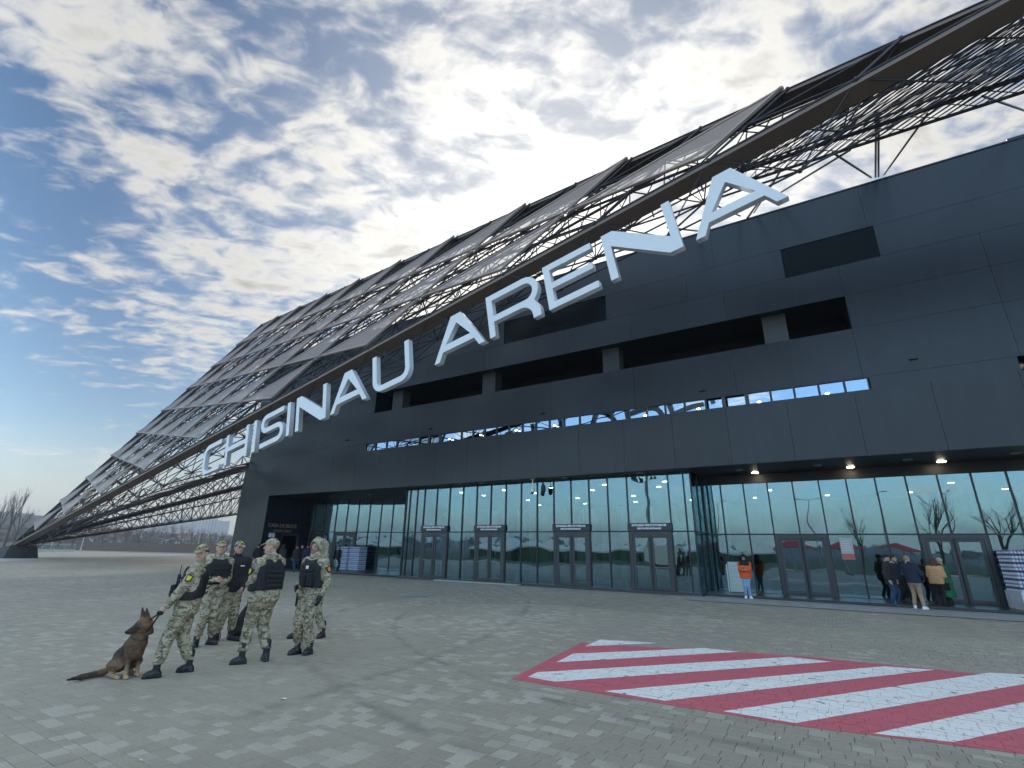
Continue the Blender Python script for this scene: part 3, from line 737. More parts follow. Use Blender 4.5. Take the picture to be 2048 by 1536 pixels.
# edge beams
def fascia(name, a, b_, w, prof, ms):
    n = len(prof); v = [a + hn * p[0] * w + bv * p[1] for p in prof] + [b_ + hn * p[0] * w + bv * p[1] for p in prof]
    m_ = MB(); f = [(i, (i + 1) % n, n + (i + 1) % n, n + i) for i in range(n)]
    m_.add([rv(p) for p in v], f + [tuple(range(n - 1, -1, -1)), tuple(range(n, 2 * n))])
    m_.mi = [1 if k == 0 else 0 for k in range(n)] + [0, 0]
    o = m_.obj(name, ms, roof); 
    bm = bmesh.new(); bm.from_mesh(o.data); bmesh.ops.recalc_face_normals(bm, faces=bm.faces); bm.to_mesh(o.data); bm.free()
    return o
fascia('edge_beam', T0 - vb * 0.05, T0 + vb * 11.6, 1.0, [(0, 0), (0, -0.16), (0.42, -0.42), (0.42, -0.04)], [M['bronze'], M['bronze_lit']])
fascia('ridge_beam', P(10, 10) - vs * 0.02, P(10, -1.6), 1.0, [(0, 0.05), (0, -0.14), (0.6, -0.3), (0.6, 0.25), (0.25, 0.25)], [M['bronze'], M['bronze_lit']])
fascia('verge_beam', T0 - ve * 0.03, P(10, 10), 0.55, [(0.0, 0.06), (0.0, -0.12), (0.9, -0.5), (0.9, 0.06)], [M['strut'], M['strut']])
# perforated screens: one triangle per cell, each in a thin rim
def screen_mat():
    m = bpy.data.materials.new('perforated_bronze_sheet'); m.use_nodes = True; nt = m.node_tree; b = nt.nodes['Principled BSDF']; L = nt.links
    b.inputs['Base Color'].default_value = (0.50, 0.395, 0.35, 1); b.inputs['Metallic'].default_value = 0.1; b.inputs['Roughness'].default_value = 0.45
    tr = nt.nodes.new('ShaderNodeBsdfTransparent'); mx = nt.nodes.new('ShaderNodeMixShader'); out = nt.nodes['Material Output']
    # fine slots: folded ribs run up the sheet
    g = nt.nodes.new('ShaderNodeNewGeometry'); sp = nt.nodes.new('ShaderNodeSeparateXYZ'); L.new(g.outputs['Position'], sp.inputs[0])
    w = nt.nodes.new('ShaderNodeMath'); w.operation = 'MULTIPLY'; L.new(sp.outputs[2], w.inputs[0]); w.inputs[1].default_value = 1 / 0.07
    fr = nt.nodes.new('ShaderNodeMath'); fr.operation = 'FRACT'; L.new(w.outputs[0], fr.inputs[0])
    lt = nt.nodes.new('ShaderNodeMath'); lt.operation = 'LESS_THAN'; L.new(fr.outputs[0], lt.inputs[0]); lt.inputs[1].default_value = 0.5
    mu = nt.nodes.new('ShaderNodeMath'); mu.operation = 'MULTIPLY_ADD'; L.new(lt.outputs[0], mu.inputs[0]); mu.inputs[1].default_value = 0.20; mu.inputs[2].default_value = 0.33
    L.new(mu.outputs[0], mx.inputs[0]); L.new(b.outputs[0], mx.inputs[1]); L.new(tr.outputs[0], mx.inputs[2]); L.new(mx.outputs[0], out.inputs[0])
    return m
M['screen'] = screen_mat()
M['rim'] = mat('bronze_rim', (0.34, 0.26, 0.225), 0.5, 0.1)
def add_screen(a, b_, c):
    ctr = (a + b_ + c) / 3
    pts = [p + (ctr - p).normalized() * 0.10 for p in (a, b_, c)]
    off = nf * 0.16
    pan = MB().add([rv(p + off) for p in pts], [(0, 1, 2)]).obj('screen_panel', M['screen'], roof)
    m_ = MB()
    for k in range(3):
        p, q = pts[k] + off, pts[(k + 1) % 3] + off
        inn = ((ctr + off) - (p + q) / 2); d = (q - p).normalized(); inn = (inn - d * inn.dot(d)).normalized() * 0.11
        vv = [p + nf * .03, q + nf * .03, q + inn + nf * .03, p + inn + nf * .03, p - nf * .06, q - nf * .06, q + inn - nf * .06, p + inn - nf * .06]
        m_.add([rv(x) for x in vv], [(0, 1, 2, 3), (7, 6, 5, 4), (0, 4, 5, 1), (1, 5, 6, 2), (2, 6, 7, 3), (3, 7, 4, 0)])
    m_.obj('screen_rim', M['rim'], pan)
for i in range(1, 10):
    for j in range(i): add_screen(P(i, j), P(i, j + 1), P(i + 1, j + 1))
for j in range(9, -2, -1):    # the last row runs out under the ridge at the high end
    pass
# struts
bars = []
def bar(a, b_, r): bars.append((a, b_, r))
o_ = Vector((0.1, 0.75, -1.35)) * KS
def Q(a, c): return T0 + vb * (a / 2) + vs * (c / 2)
cen = {}
NQ = 21
for a in range(1, NQ + 1):
    for c in range(-1, a + 1):
        if a + 1 > 20 and c > 18: continue
        if a >= 20 and c >= 0 and Q(a, c).x < -100: continue
        if c == -1 and a < 5: continue
        if a >= 20 and c > 20 - 0: continue
        cen[(a, c)] = (Q(a, c) + Q(a, c + 1) + Q(a + 1, c + 1)) / 3 + o_
inside = lambda p: p.x > -39.2 and p.y > 21.8 and p.z < 17
for a in range(0, NQ + 1):
    for c in range(0, a + 1):
        if c <= a and a <= 20:
            if c + 1 <= a: bar(Q(a, c), Q(a, c + 1), 0.034)
            if a + 1 <= 20:
                bar(Q(a, c), Q(a + 1, c), 0.04); bar(Q(a, c), Q(a + 1, c + 1), 0.04)
for (a, c), p in cen.items():
    if inside(p): continue
    for q in ((a + 1, c), (a, c + 1), (a + 1, c + 1)):
        if q in cen and not inside(cen[q]): bar(p, cen[q], 0.034)
    for q in ((a, c), (a, c + 1), (a + 1, c + 1)):
        if 0 <= q[1] <= q[0] <= 20: bar(p, Q(*q), 0.024)
    # secondary webs make the fans seen at each node
    if c >= 0 and a + 1 <= 19 and c + 1 <= a:
        mid = (Q(a, c) + Q(a, c + 1)) / 2
        bar(p, mid, 0.016); bar(p, (Q(a, c + 1) + Q(a + 1, c + 1)) / 2, 0.016)
# main chords that run back from the ground tip under the far side of the roof
Aend, Mend, Cend = Vector((-42.0, 24, 8.23)), Vector((-56.8, 32, 7.93)), Vector((-83.6, 45, 6.07))
def lerp(a, b_, t): return a + (b_ - a) * t
ext = 1.12
for e_, r_ in ((Aend, 0.24), (Mend, 0.26), (Cend, 0.24)): bar(T0 + (e_ - T0) * 0.02, lerp(T0, e_, ext), r_)
def web(f0, f1, n, r, cross=True, skip0=0.06):
    for k in range(n):
        t0, t1 = skip0 + (1 - skip0) * k / n, skip0 + (1 - skip0) * (k + 1) / n
        bar(f0(t0), f1(t1), r); bar(f1(t0), f0(t1), r)
        if cross: bar(f0(t1), f1(t1), r)
la = lambda t: lerp(T0, lerp(T0, Aend, ext), t); lm_ = lambda t: lerp(T0, lerp(T0, Mend, ext), t); lc = lambda t: lerp(T0, lerp(T0, Cend, ext), t)
up1 = lambda f, h: (lambda t: f(t) + Vector((0, 0, h * min(1, t * 3))))
am = lambda t: (la(t) + lm_(t)) / 2 + Vector((0, 0, 0.9 * t)); mc = lambda t: (lm_(t) + lc(t)) / 2 + Vector((0, 0, 0.7 * t))
web(la, am, 17, 0.05); web(am, lm_, 17, 0.05); web(lm_, mc, 19, 0.055); web(mc, lc, 19, 0.055)
for f in (am, mc): bar(f(0.05), f(1), 0.09)
web(up1(am, 1.6), up1(lm_, 1.5), 15, 0.045); web(up1(mc, 1.5), up1(lm_, 1.5), 15, 0.05); web(up1(am, 1.6), la, 15, 0.04); web(up1(mc, 1.5), lc, 16, 0.045); web(up1(lm_, 1.5), lm_, 14, 0.045, False)
be = lambda t: T0 + vb * (0.2 + 4.4 * t) + o_
web(be, la, 9, 0.045, False)
bar(lm_(0.99), lc(0.92) + Vector((2, 0, -0.1)), 0.07)
# stays from the frame down to the block's roof
for a, b_ in (((1757, 225), (1757, 353)), ((1752, 225), (1751, 354)), ((1855, 228), (1768, 349)), ((1665, 305), (1742, 355)), ((1965, 192), (2060, 225)), ((1560, 343), (1508, 425)), ((1405, 399), (1480, 432)), ((1495, 436), (1560, 343)), ((1335, 455), (1395, 462)), ((1700, 300), (1545, 395))):
    bar(at_y(*a, 16.9), at_y(*b_, 22.5), 0.04)
bar(at_y(1440, 357, 16.6), at_y(2140, 122, 16.6), 0.08)
cl0, cl1 = at_y(1440, 357, 16.6), at_y(2140, 122, 16.6)
chord = lambda t: lerp(cl0, cl1, t); chord2 = lambda t: lerp(cl0, cl1, t) + Vector((0.2, 1.0, 0.25))
bl = lambda t: T0 + vb * (9.0 + 2.5 * t) + hn * 0.5 - bv * 0.30; bl2 = lambda t: T0 + vb * (9.0 + 2.5 * t) + hn * 1.5 + bv * 0.5
web(bl, chord, 36, 0.015, False, 0.0); web(bl2, chord2, 30, 0.015, False, 0.0); web(chord, chord2, 10, 0.018, False, 0.0)
bar(chord2(0), chord2(1), 0.06); bar(bl2(0), bl2(1), 0.05)
bars = [x for x in bars if (x[0] - x[1]).length > 0.05]
def bar_size(x):
    m_ = (x[0] + x[1]) / 2; d = m_ - CO; z = d.dot(CF)
    if z < 3: return -1
    return x[2] / z * min(1, (x[0] - x[1]).length / 2)
bars.sort(key=lambda x: -bar_size(x))
unit = MB().tube((0, 0, 0), (0, 0, 1), 1.0, n=6).mesh('strut', M['strut'], smooth=False)
def bar_matrix(a, b_, r):
    d = b_ - a; q = d.to_track_quat('Z', 'Y').to_matrix().to_4x4()
    return Matrix.Translation(rv(a)) @ q @ Matrix.Diagonal((r, r, d.length, 1))
for a, b_, r in bars[:300]: link('strut', unit, roof, mw=bar_matrix(a, b_, r))
rest = MB()
for a, b_, r in bars[300:]: rest.tube(rv(a), rv(b_), r, n=5, cap=False)
rest.obj('struts', M['strut'], roof, kind='stuff')
node = MB().ball((0, 0, 0), 1, 8, 6).mesh('node', M['strut'])
nb = MB()
for p in cen.values():
    if not inside(p): nb.ball(rv(p), 0.08, 6, 4)
for a in range(1, 21):
    for c in range(0, a + 1): nb.ball(rv(Q(a, c)), 0.08, 6, 4)
nb.obj('nodes', M['strut'], roof, kind='stuff')
# concrete foot under the ground tip
ft = thing('roof_footing', 'dark concrete block under the tip of the roof where it meets the ground', 'footing', (T0.x, T0.y, 0))
MB().add([(-1.1, -0.9, 0), (2.6, -0.9, 0), (2.6, 1.8, 0), (-1.1, 1.8, 0), (-0.7, -0.6, 0.95), (2.4, -0.6, 1.25), (2.4, 1.5, 1.25), (-0.7, 1.5, 0.95)], [(0, 3, 2, 1), (4, 5, 6, 7), (0, 1, 5, 4), (1, 2, 6, 5), (2, 3, 7, 6), (3, 0, 4, 7)]).obj('block', mat('dark_concrete', (0.035, 0.036, 0.04), 0.8, noise=(1, 0.6, (0.05, 0.05, 0.05))), ft)

# letters hung under the edge beam
sign = thing('arena_sign', 'row of huge white raised letters CHISINAU ARENA under the sloping edge beam', 'sign', tuple(T0 + vb * 6))
SO = T0 + vb * 6
S_ = 0.285        # stroke width relative to a 2.05 m letter is about 0.14
def arcpts(cx, cy, r, a0, a1, n=7): return [(cx + r * math.cos(R(a0 + (a1 - a0) * k / n)), cy + r * math.sin(R(a0 + (a1 - a0) * k / n))) for k in range(n + 1)]
def stroke(pts, w):
    """outline of a polyline of constant width with butt ends and mitred joints"""
    L_, R_ = [], []
    n = len(pts)
    for i, p in enumerate(pts):
        p = Vector(p).to_2d() if not isinstance(p, Vector) else p
        if i == 0: d = (Vector(pts[1]) - Vector(pts[0])).normalized(); nn = Vector((-d.y, d.x)); L_.append(p + nn * w / 2); R_.append(p - nn * w / 2); continue
        if i == n - 1: d = (Vector(pts[-1]) - Vector(pts[-2])).normalized(); nn = Vector((-d.y, d.x)); L_.append(p + nn * w / 2); R_.append(p - nn * w / 2); continue
        d0 = (Vector(pts[i]) - Vector(pts[i - 1])).normalized(); d1 = (Vector(pts[i + 1]) - Vector(pts[i])).normalized()
        n0, n1 = Vector((-d0.y, d0.x)), Vector((-d1.y, d1.x)); m_ = (n0 + n1).normalized(); s_ = w / 2 / max(0.4, m_.dot(n0))
        L_.append(p + m_ * s_); R_.append(p - m_ * s_)
    return [tuple(q) for q in L_] + [tuple(q) for q in reversed(R_)]
def glyph(ch, W, H=2.05, w=0.30):
    w = w; h = w / 2
    if ch == 'I': return [[(0, 0), (w, 0), (w, H), (0, H)]]
    if ch == 'C':
        r = 0.52
        return [stroke([(W, h), (r, h)] + arcpts(h + r, h + r, r, 270, 180)[1:] + arcpts(h + r, H - h - r, r, 180, 90) + [(W, H - h)], w)]
    if ch == 'U':
        r = 0.50
        return [stroke([(h, H), (h, h + r)] + arcpts(h + r, h + r, r, 180, 270)[1:] + arcpts(W - h - r, h + r, r, 270, 360) + [(W - h, H)], w)]
    if ch == 'S':
        r = (H - w) / 4
        return [stroke([(0.02, h), (W - h - r, h)] + arcpts(W - h - r, h + r, r, -90, 90)[1:] + arcpts(h + r, H - h - r, r, 270, 90) + [(W - 0.02, H - h)], w)]
    if ch == 'H':
        m0, m1 = H / 2 - h * 0.95, H / 2 + h * 0.95
        return [[(0, 0), (w, 0), (w, m0), (W - w, m0), (W - w, 0), (W, 0), (W, H), (W - w, H), (W - w, m1), (w, m1), (w, H), (0, H)]]
    if ch == 'N':
        return [[(0, 0), (w, 0), (w, H - 0.62), (W - 0.98 * w - 0.18, 0), (W, 0), (W, H), (W - w, H), (W - w, 0.62), (0.98 * w + 0.18, H), (0, H)]]
    if ch == 'E':
        m0, m1 = H / 2 - h * 0.9, H / 2 + h * 0.9
        return [[(0, 0), (W, 0), (W, w * .92), (w, w * .92), (w, m0), (W - 0.08, m0), (W - 0.08, m1), (w, m1), (w, H - w * .92), (W, H - w * .92), (W, H), (0, H)]]
    if ch == 'A':
        c = W / 2; t = 0.30
        k = lambda y: (c - t) * y / H
        ka = 0.43
        i0 = lambda y: w * 1.08 + (c - t) * y / H
        yb0, yb1 = 0.42, 0.74
        apex = H * (c - w * 1.08) / (c - t)
        apex = min(apex, H - 0.42)
        return [[(0, 0), (w * 1.08, 0), (i0(yb0), yb0), (W - i0(yb0), yb0), (W - w * 1.08, 0), (W, 0), (c + t, H), (c - t, H)],
                [(i0(yb1) + .0, yb1), (c - .02, H - 0.45), (c + .02, H - 0.45), (W - i0(yb1), yb1)]]
    if ch == 'R':
        r = 0.56
        yb = 0.70
        out = [(0, 0), (w, 0), (w, yb), (W - 0.98, yb)] + arcpts(W - 0.98, yb - 0.55, 0.55, 90, 0, 5)[1:] + [(W - 0.43, 0), (W - 0.05, 0), (W - 0.05, 0.30)] + arcpts(W - 0.62, 0.30, 0.57, 0, 48, 4)[1:]
        cy = (yb + H) / 2; rr = (H - yb) / 2
        out += arcpts(W - rr, cy, rr, -52, 90, 9) + [(0, H)]
        ir = rr - w * 0.95
        hole = [(w, yb + w * .95), (W - rr, yb + w * .95)] + arcpts(W - rr, cy, ir, -90, 90, 9)[1:] + [(w, H - w * .95)]
        return [out, hole]
    raise KeyError(ch)
letters = [('C', 44.55, 46.85), ('H', 47.50, 50.20), ('I', 50.80, 51.16), ('S', 51.62, 54.05), ('I', 54.40, 54.76), ('N', 55.30, 58.08), ('A', 58.46, 61.42), ('U', 61.88, 64.52),
           ('A', 66.10, 69.05), ('R', 69.33, 71.98), ('E', 72.30, 74.50), ('N', 74.98, 77.68), ('A', 78.10, 80.95)]
for ch, u0, u1 in letters:
    W = (u1 - u0); loops = glyph(ch, W)
    cu = bpy.data.curves.new('letter', 'CURVE'); cu.dimensions = '2D'; cu.fill_mode = 'BOTH'; cu.extrude = 0.13; cu.bevel_depth = 0.0
    for lp in loops:
        s_ = cu.splines.new('POLY'); s_.points.add(len(lp) - 1)
        for k, q in enumerate(lp): s_.points[k].co = (q[0], q[1], 0, 1)
        s_.use_cyclic_u = True
    ob = bpy.data.objects.new('tmp', cu); COL.objects.link(ob); bpy.context.view_layer.update()
    me = bpy.data.meshes.new_from_object(ob.evaluated_get(bpy.context.evaluated_depsgraph_get())); bpy.data.objects.remove(ob)
    me.materials.clear(); me.materials.append(M['letter']); me.materials.append(M['letter_side'])
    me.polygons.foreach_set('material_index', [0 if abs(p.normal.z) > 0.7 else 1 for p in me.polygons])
    org = T0 + bh * (u0 * KS) + bv * (-2.70 * KS) + hn * 0.20
    mw = Matrix(((bh.x, bv.x, -hn.x, org.x - SO.x), (bh.y, bv.y, -hn.y, org.y - SO.y), (bh.z, bv.z, -hn.z, org.z - SO.z), (0, 0, 0, 1))) @ Matrix.Diagonal((KS, KS, KS, 1))
    lo = link('letter', me, sign, mw=mw)
    # hangers up to the beam
    for u in ((0.25, 0.75) if W > 0.5 else (0.5,)): MB().tube((W * u, 1.9, -0.12), (W * u, 2.5, -0.12), 0.03).obj('hanger', M['strut'], lo)

# ------------------------------------------------------------------ far surroundings on the left
M['bark'] = mat('grey_bark', (0.085, 0.075, 0.065), 0.9)
M['twig'] = mat('bare_twigs', (0.075, 0.062, 0.055), 0.9)
def polar(az, d, z=0.0): return Vector((d * math.sin(R(az)), d * math.cos(R(az)), z))
def bare_tree(name, label, loc, h, spread, seed, group, cat='tree', lean=0.0, dense=1.0, parts=True):
    """tapered trunk, limbs that fork three times, and a haze of twigs"""
    rnd = random.Random(seed)
    t = thing(name, label, cat, tuple(loc), rnd.random() * 6, group)
    tr = MB(); cr = MB()
    tr.tube((0, 0, -0.3), (0.02 * h * lean, 0, h * 0.35), h * 0.018, h * 0.012, 7)
    def grow(p, d, L, r, lv):
        q = p + d * L
        (tr if lv < 2 else cr).tube(p, q, r, r * 0.6, 5 if lv < 2 else 3, cap=False)
        if lv >= 5: return
        k = 3 if lv < 3 else 2
        for _ in range(k if dense >= 1 or lv < 2 else 2):
            nd_ = (d + Vector((rnd.gauss(0, spread), rnd.gauss(0, spread), rnd.gauss(0.18, 0.25)))).normalized()
            s0 = p + (q - p) * rnd.uniform(0.55, 1.0)
            grow(s0, nd_, L * rnd.uniform(0.6, 0.85), r * 0.58, lv + 1)
    base = Vector((0.02 * h * lean, 0, h * 0.34))
    for _ in range(4): grow(base - Vector((0, 0, rnd.uniform(0, h * .1))), Vector((rnd.gauss(0, spread), rnd.gauss(0, spread), 1)).normalized(), h * 0.22, h * 0.009, 1)
    tr.obj('trunk', M['bark'], t); cr.obj('crown', M['twig'], t)
    return t
FAR = 2.2
def ground_z(az, d): return max(0.0, hill_h(d, az))
# two tall poplars and a birch at the far edge
for az, d, h, sp_, sd_, lb in ((-76.4, 210, 19, 0.13, 3, 'taller bare poplar on the skyline beyond the roof tip'), (-77.0, 205, 15, 0.13, 5, 'shorter bare poplar beside the tall one beyond the roof tip'), (-75.9, 195, 13, 0.25, 8, 'pale bushy bare tree nearest the roof tip')):
    bare_tree('bare_tree', lb, polar(az, d, 0), h, sp_, sd_, 'bare trees beyond the roof tip')
ORD = ('first', 'second', 'third', 'fourth', 'fifth', 'sixth', 'seventh', 'eighth', 'ninth', 'tenth', 'eleventh', 'twelfth', 'thirteenth', 'fourteenth', 'fifteenth', 'sixteenth')
# hazy belt of trees on the slope
k = 0
spots = [(-74.4, 240, 11), (-73.2, 260, 10), (-72.3, 232, 9), (-71.5, 275, 12), (-70.4, 250, 9), (-69.6, 285, 11), (-68.8, 238, 10), (-67.9, 262, 12), (-67.0, 300, 11), (-66.2, 248, 9), (-65.4, 270, 10), (-64.6, 290, 11), (-63.8, 246, 9), (-63.0, 280, 12), (-62.2, 262, 10), (-61.3, 300, 11)]
proto = None
for az, d, h in spots:
    if k % 4 == 0: proto = [bare_tree('slope_tree', 'hazy bare tree in the belt on the slope past the brown fence', polar(az, d, ground_z(az, d)), h, 0.34, 40 + k, 'bare trees on the slope')]; 
    else:
        c = copy_tree(proto[0]); c.location = polar(az, d, ground_z(az, d)); c.scale = (h / 10,) * 3; c.rotation_euler.z = k * 1.3; proto.append(c)
    (c if k % 4 else proto[0])['label'] = 'hazy bare tree past the brown fence, %s of the belt from the roof tip' % ORD[k]
    k += 1
# woodland that covers the hills: one mass
wood = MB(); rnd = random.Random(5)
for _ in range(5200):
    az = rnd.uniform(-86, -54) if rnd.random() < 0.75 else rnd.uniform(90, 270); d = rnd.uniform(250, 900); h = rnd.uniform(5, 10)
    if rnd.random() < 0.35: az = rnd.uniform(-80, -72)
    d *= FAR; h *= 1.3
    p = polar(az, d, hill_h(d, az))
    w = h * rnd.uniform(0.28, 0.5)
    for q in range(3):
        c = p + Vector((rnd.gauss(0, w * .4), rnd.gauss(0, w * .4), h * rnd.uniform(0.3, 0.75)))
        vs_ = [c + Vector((rnd.gauss(0, 1), rnd.gauss(0, 1), rnd.gauss(0, 1))).normalized() * w * rnd.uniform(0.7, 1.1) for _ in range(6)]
        wood.add(vs_, [(0, 1, 2), (0, 2, 3), (1, 3, 4), (2, 4, 5), (0, 4, 5), (1, 2, 5)])
wood.obj('woods', mat('winter_woods', (0.060, 0.048, 0.040), 0.95, noise=(0.03, 1.0, (0.085, 0.07, 0.05))), None, kind='stuff')
# tower blocks and houses
M['block_a'] = mat('pale_render', (0.50, 0.50, 0.48), 0.8); M['block_b'] = mat('grey_render', (0.33, 0.34, 0.36), 0.8); M['block_c'] = mat('ochre_render', (0.45, 0.40, 0.33), 0.8)
M['pane_far'] = mat('far_windows', (0.06, 0.07, 0.09), 0.3); M['tile'] = mat('red_tiles', (0.22, 0.09, 0.06), 0.8)
def block(az, d, w, dp, h, m, lb, turn=0.0):
    d, w, dp, h = d * 2.0, w * 1.7, dp * 1.5, h * 1.55
    t = thing('tower_block', lb, 'building', tuple(polar(az, d, hill_h(d, az) - 1)), R(-az + turn), 'hazy tower blocks on the hill')
    MB().box(-w / 2, w / 2, -dp / 2, dp / 2, 0, h).obj('wall', m, t)
    MB().box(-w / 2 - .3, w / 2 + .3, -dp / 2 - .3, dp / 2 + .3, h, h + 0.8).box(-2, 2, -2, 2, h + .8, h + 3).obj('roof', M['block_b'], t)
    b = MB(); fl = int(h / 3)
    for f in range(fl):
        n = max(2, int(w / 4.5))
        for q in range(n):
            x = -w / 2 + w * (q + 0.5) / n; b.box(x - 0.85, x + 0.85, -dp / 2 - 0.06, -dp / 2 + 0.1, 3 * f + 1.2, 3 * f + 2.6)
    b.obj('windows', M['pane_far'], t, kind='stuff')
for a in ((-66.2, 760, 30, 14, 22, M['block_b'], 'low grey block at the start of the hazy skyline'), (-65.3, 800, 34, 14, 30, M['block_b'], 'broad grey tower block on the hazy skyline'), (-64.6, 780, 16, 14, 36, M['block_a'], 'slim pale tower block on the hazy skyline'),
          (-63.9, 820, 26, 14, 33, M['block_b'], 'grey tower block between two pale ones on the skyline'), (-63.15, 560, 15, 13, 27, M['block_a'], 'nearer white tower block with rows of windows'), (-62.5, 570, 13, 13, 27, M['block_a'], 'twin white tower block beside the glass lobby'),
          (-61.8, 800, 30, 14, 30, M['block_b'], 'grey tower block partly behind the glass lobby'), (-67.4, 830, 22, 14, 17, M['block_c'], 'low ochre block among the hazy trees')): block(*a)
def house(az, d, w, h, m, lb, rz=0):
    d *= 1.9; w *= 1.35; h *= 1.3
    t = thing('house', lb, 'house', tuple(polar(az, d, hill_h(d, az) - 0.3)), R(-az + rz), 'small houses on the slope')
    MB().box(-w / 2, w / 2, -3.5, 3.5, 0, h).obj('wall', m, t)
    MB().add([(-w / 2 - .4, -4, h), (w / 2 + .4, -4, h), (w / 2 + .4, 4, h), (-w / 2 - .4, 4, h), (-w / 2 - .4, 0, h + 2.8), (w / 2 + .4, 0, h + 2.8)], [(0, 1, 5, 4), (2, 3, 4, 5), (0, 4, 3), (1, 2, 5), (0, 3, 2, 1)]).obj('roof', M['tile'], t)
    b = MB()
    for x in (-w / 4, w / 4): b.box(x - 0.6, x + 0.6, -3.56, -3.4, 1, 2.3)
    b.obj('windows', M['pane_far'], t, kind='stuff')
for i, (az, d, w, h, m) in enumerate(((-70.6, 330, 14, 5, 'block_a'), (-69.2, 360, 10, 4, 'block_c'), (-68.1, 345, 16, 5, 'block_a'), (-67.2, 330, 11, 5, 'block_c'), (-66.3, 380, 18, 6, 'block_a'), (-65.7, 340, 10, 4, 'block_a'), (-64.9, 370, 12, 5, 'block_c'), (-64.1, 345, 14, 5, 'block_a'), (-63.3, 385, 12, 5, 'block_a'), (-62.4, 350, 13, 5, 'block_c'), (-71.8, 380, 13, 5, 'block_c'))):
    house(az, d, w, h, M[m], 'small %s red-roofed house on the slope, %s in the row from the roof tip' % ('white' if m == 'block_a' else 'ochre', ('second', 'third', 'fourth', 'fifth', 'sixth', 'seventh', 'eighth', 'ninth', 'tenth', 'eleventh', 'first')[i]), (i * 37) % 50 - 25)
# brown timber fence along the plaza's far edge
fa, fb = ground(150, 1101.5), ground(446, 1109)
fdir = (fb - fa); flen = fdir.length; fdir.normalize()
fence = thing('fence', 'long low brown plank fence at the far edge of the plaza', 'fence', tuple(fa), math.atan2(fdir.y, fdir.x))
M['fence'] = mat('brown_planks', (0.16, 0.115, 0.095), 0.8, noise=(1.2, 0.6, (0.12, 0.085, 0.07)))
npl = int(flen / 1.0)
pl = MB().box(0.012, 0.988, -0.03, 0.03, 0.12, 1.62).mesh('fence_panel', M['fence'])
for q in range(npl): link('fence_panel', pl, fence, loc=(q * 1.0, 0, 0))
MB().box(-0.1, npl + .1, -0.12, 0.12, 0, 0.13).obj('footing', M['concrete'], fence)
MB().box(-0.1, npl + .1, -0.06, 0.06, 1.625, 1.68).obj('top_rail', M['fence'], fence)
# glass balustrade by the roof tip
_g0, _g1 = ground(56, 1106), ground(96, 1106)
gb = thing('glass_balustrade', 'row of glass screens on posts behind the roof footing', 'balustrade', tuple(_g0), math.atan2((_g1 - _g0).y, (_g1 - _g0).x))
for q in range(4):
    MB().box(q * 1.5 + 0.06, q * 1.5 + 1.44, -0.01, 0.01, 0.15, 1.15).obj('glass_panel', M['glass_clear'], gb)
    MB().tube((q * 1.5, 0, 0), (q * 1.5, 0, 1.25), 0.035, n=8).obj('post', M['steel'], gb)
# slim lamp posts at the far edge
M['galv'] = mat('galvanised', (0.42, 0.43, 0.44), 0.45, 0.5)
def lamp_post(lb, loc, h, rz, arms=1, group='lamp posts at the far edge'):
    t = thing('lamp_post', lb, 'lamp post', tuple(loc), rz, group)
    MB().tube((0, 0, 0), (0, 0, h), 0.09, 0.05, 8).tube((0, 0, 0), (0, 0, 0.6), 0.13, 0.13, 8).obj('pole', M['galv'], t)
    for s_ in ((1,), (1, -1))[arms - 1]:
        MB().tube((0, 0, h), (s_ * 1.3, 0, h + 0.25), 0.04, n=6).obj('arm', M['galv'], t)
        MB().box(min(s_ * 1.1, s_ * 1.9), max(s_ * 1.1, s_ * 1.9), -0.14, 0.14, h + 0.2, h + 0.3).obj('head', M['galv'], t)
for (x, yb, yt, lb, ar) in ((393, 1092, 1040, 'slim lamp post standing behind the dog handler', 1), (431, 1092, 1038, 'slim lamp post close to the glass lobby', 2), (100, 1101, 1078, 'short lamp post under the sloping edge beam', 1), (318, 1098, 1083, 'low lamp post behind the middle of the brown fence', 1), (328, 1098, 1080, 'second low lamp post behind the middle of the brown fence', 2), (160, 1104, 1062, 'slanting grey pole under the roof edge near the tip', 1)):
    b0 = ground(x, max(yb, 1103)); dd = (b0 - CO); zc = dd.dot(CF)
    h = (max(yb, 1103) - yt) / FOC * zc * 0.98
    lamp_post(lb, b0, h, 0.4, ar)
bx = thing('roadside_sign', 'dark square sign with a white disc beside the glass lobby', 'sign', tuple(ground(441, 1108)), R(60))
MB().box(-0.9, 0.9, -0.05, 0.05, 0.6, 2.2).obj('board', M['black'], bx); MB().tube((0, -0.09, 1.5), (0, -0.055, 1.5), 0.3, n=14).obj('disc', M['white'], bx); MB().tube((-.6, 0, 0), (-.6, 0, .6), .05).tube((.6, 0, 0), (.6, 0, .6), .05).obj('posts', M['black'], bx)

# ------------------------------------------------------------------ what the glass mirrors from behind the camera
M['tent'] = mat('white_marquee', (0.78, 0.78, 0.78), 0.6); M['tent_side'] = mat('green_marquee_wall', (0.05, 0.10, 0.055), 0.8)
def marquee(lb, x, y, w):
    t = thing('marquee', lb, 'marquee', (x, y, 0), 0, 'marquees mirrored in the glass')
    MB().add([(-w, -w, 2.1), (w, -w, 2.1), (w, w, 2.1), (-w, w, 2.1), (0, 0, 3.5), (-w, -w, 1.8), (w, -w, 1.8), (w, w, 1.8), (-w, w, 1.8)], [(0, 1, 4), (1, 2, 4), (2, 3, 4), (3, 0, 4), (0, 5, 6, 1), (1, 6, 7, 2), (2, 7, 8, 3), (3, 8, 5, 0)]).obj('canopy', M['tent'], t)
    MB().box(-w + .05, w - .05, -w + .05, w - .05, 0, 1.78).obj('tent_wall', M['tent_side'], t)
    return t
for q in range(11): marquee('white peaked marquee mirrored in the doors, %s of the row from the ticket wall' % ORD[q], -62 + q * 5.2, -44 - (q % 3), 2.4)
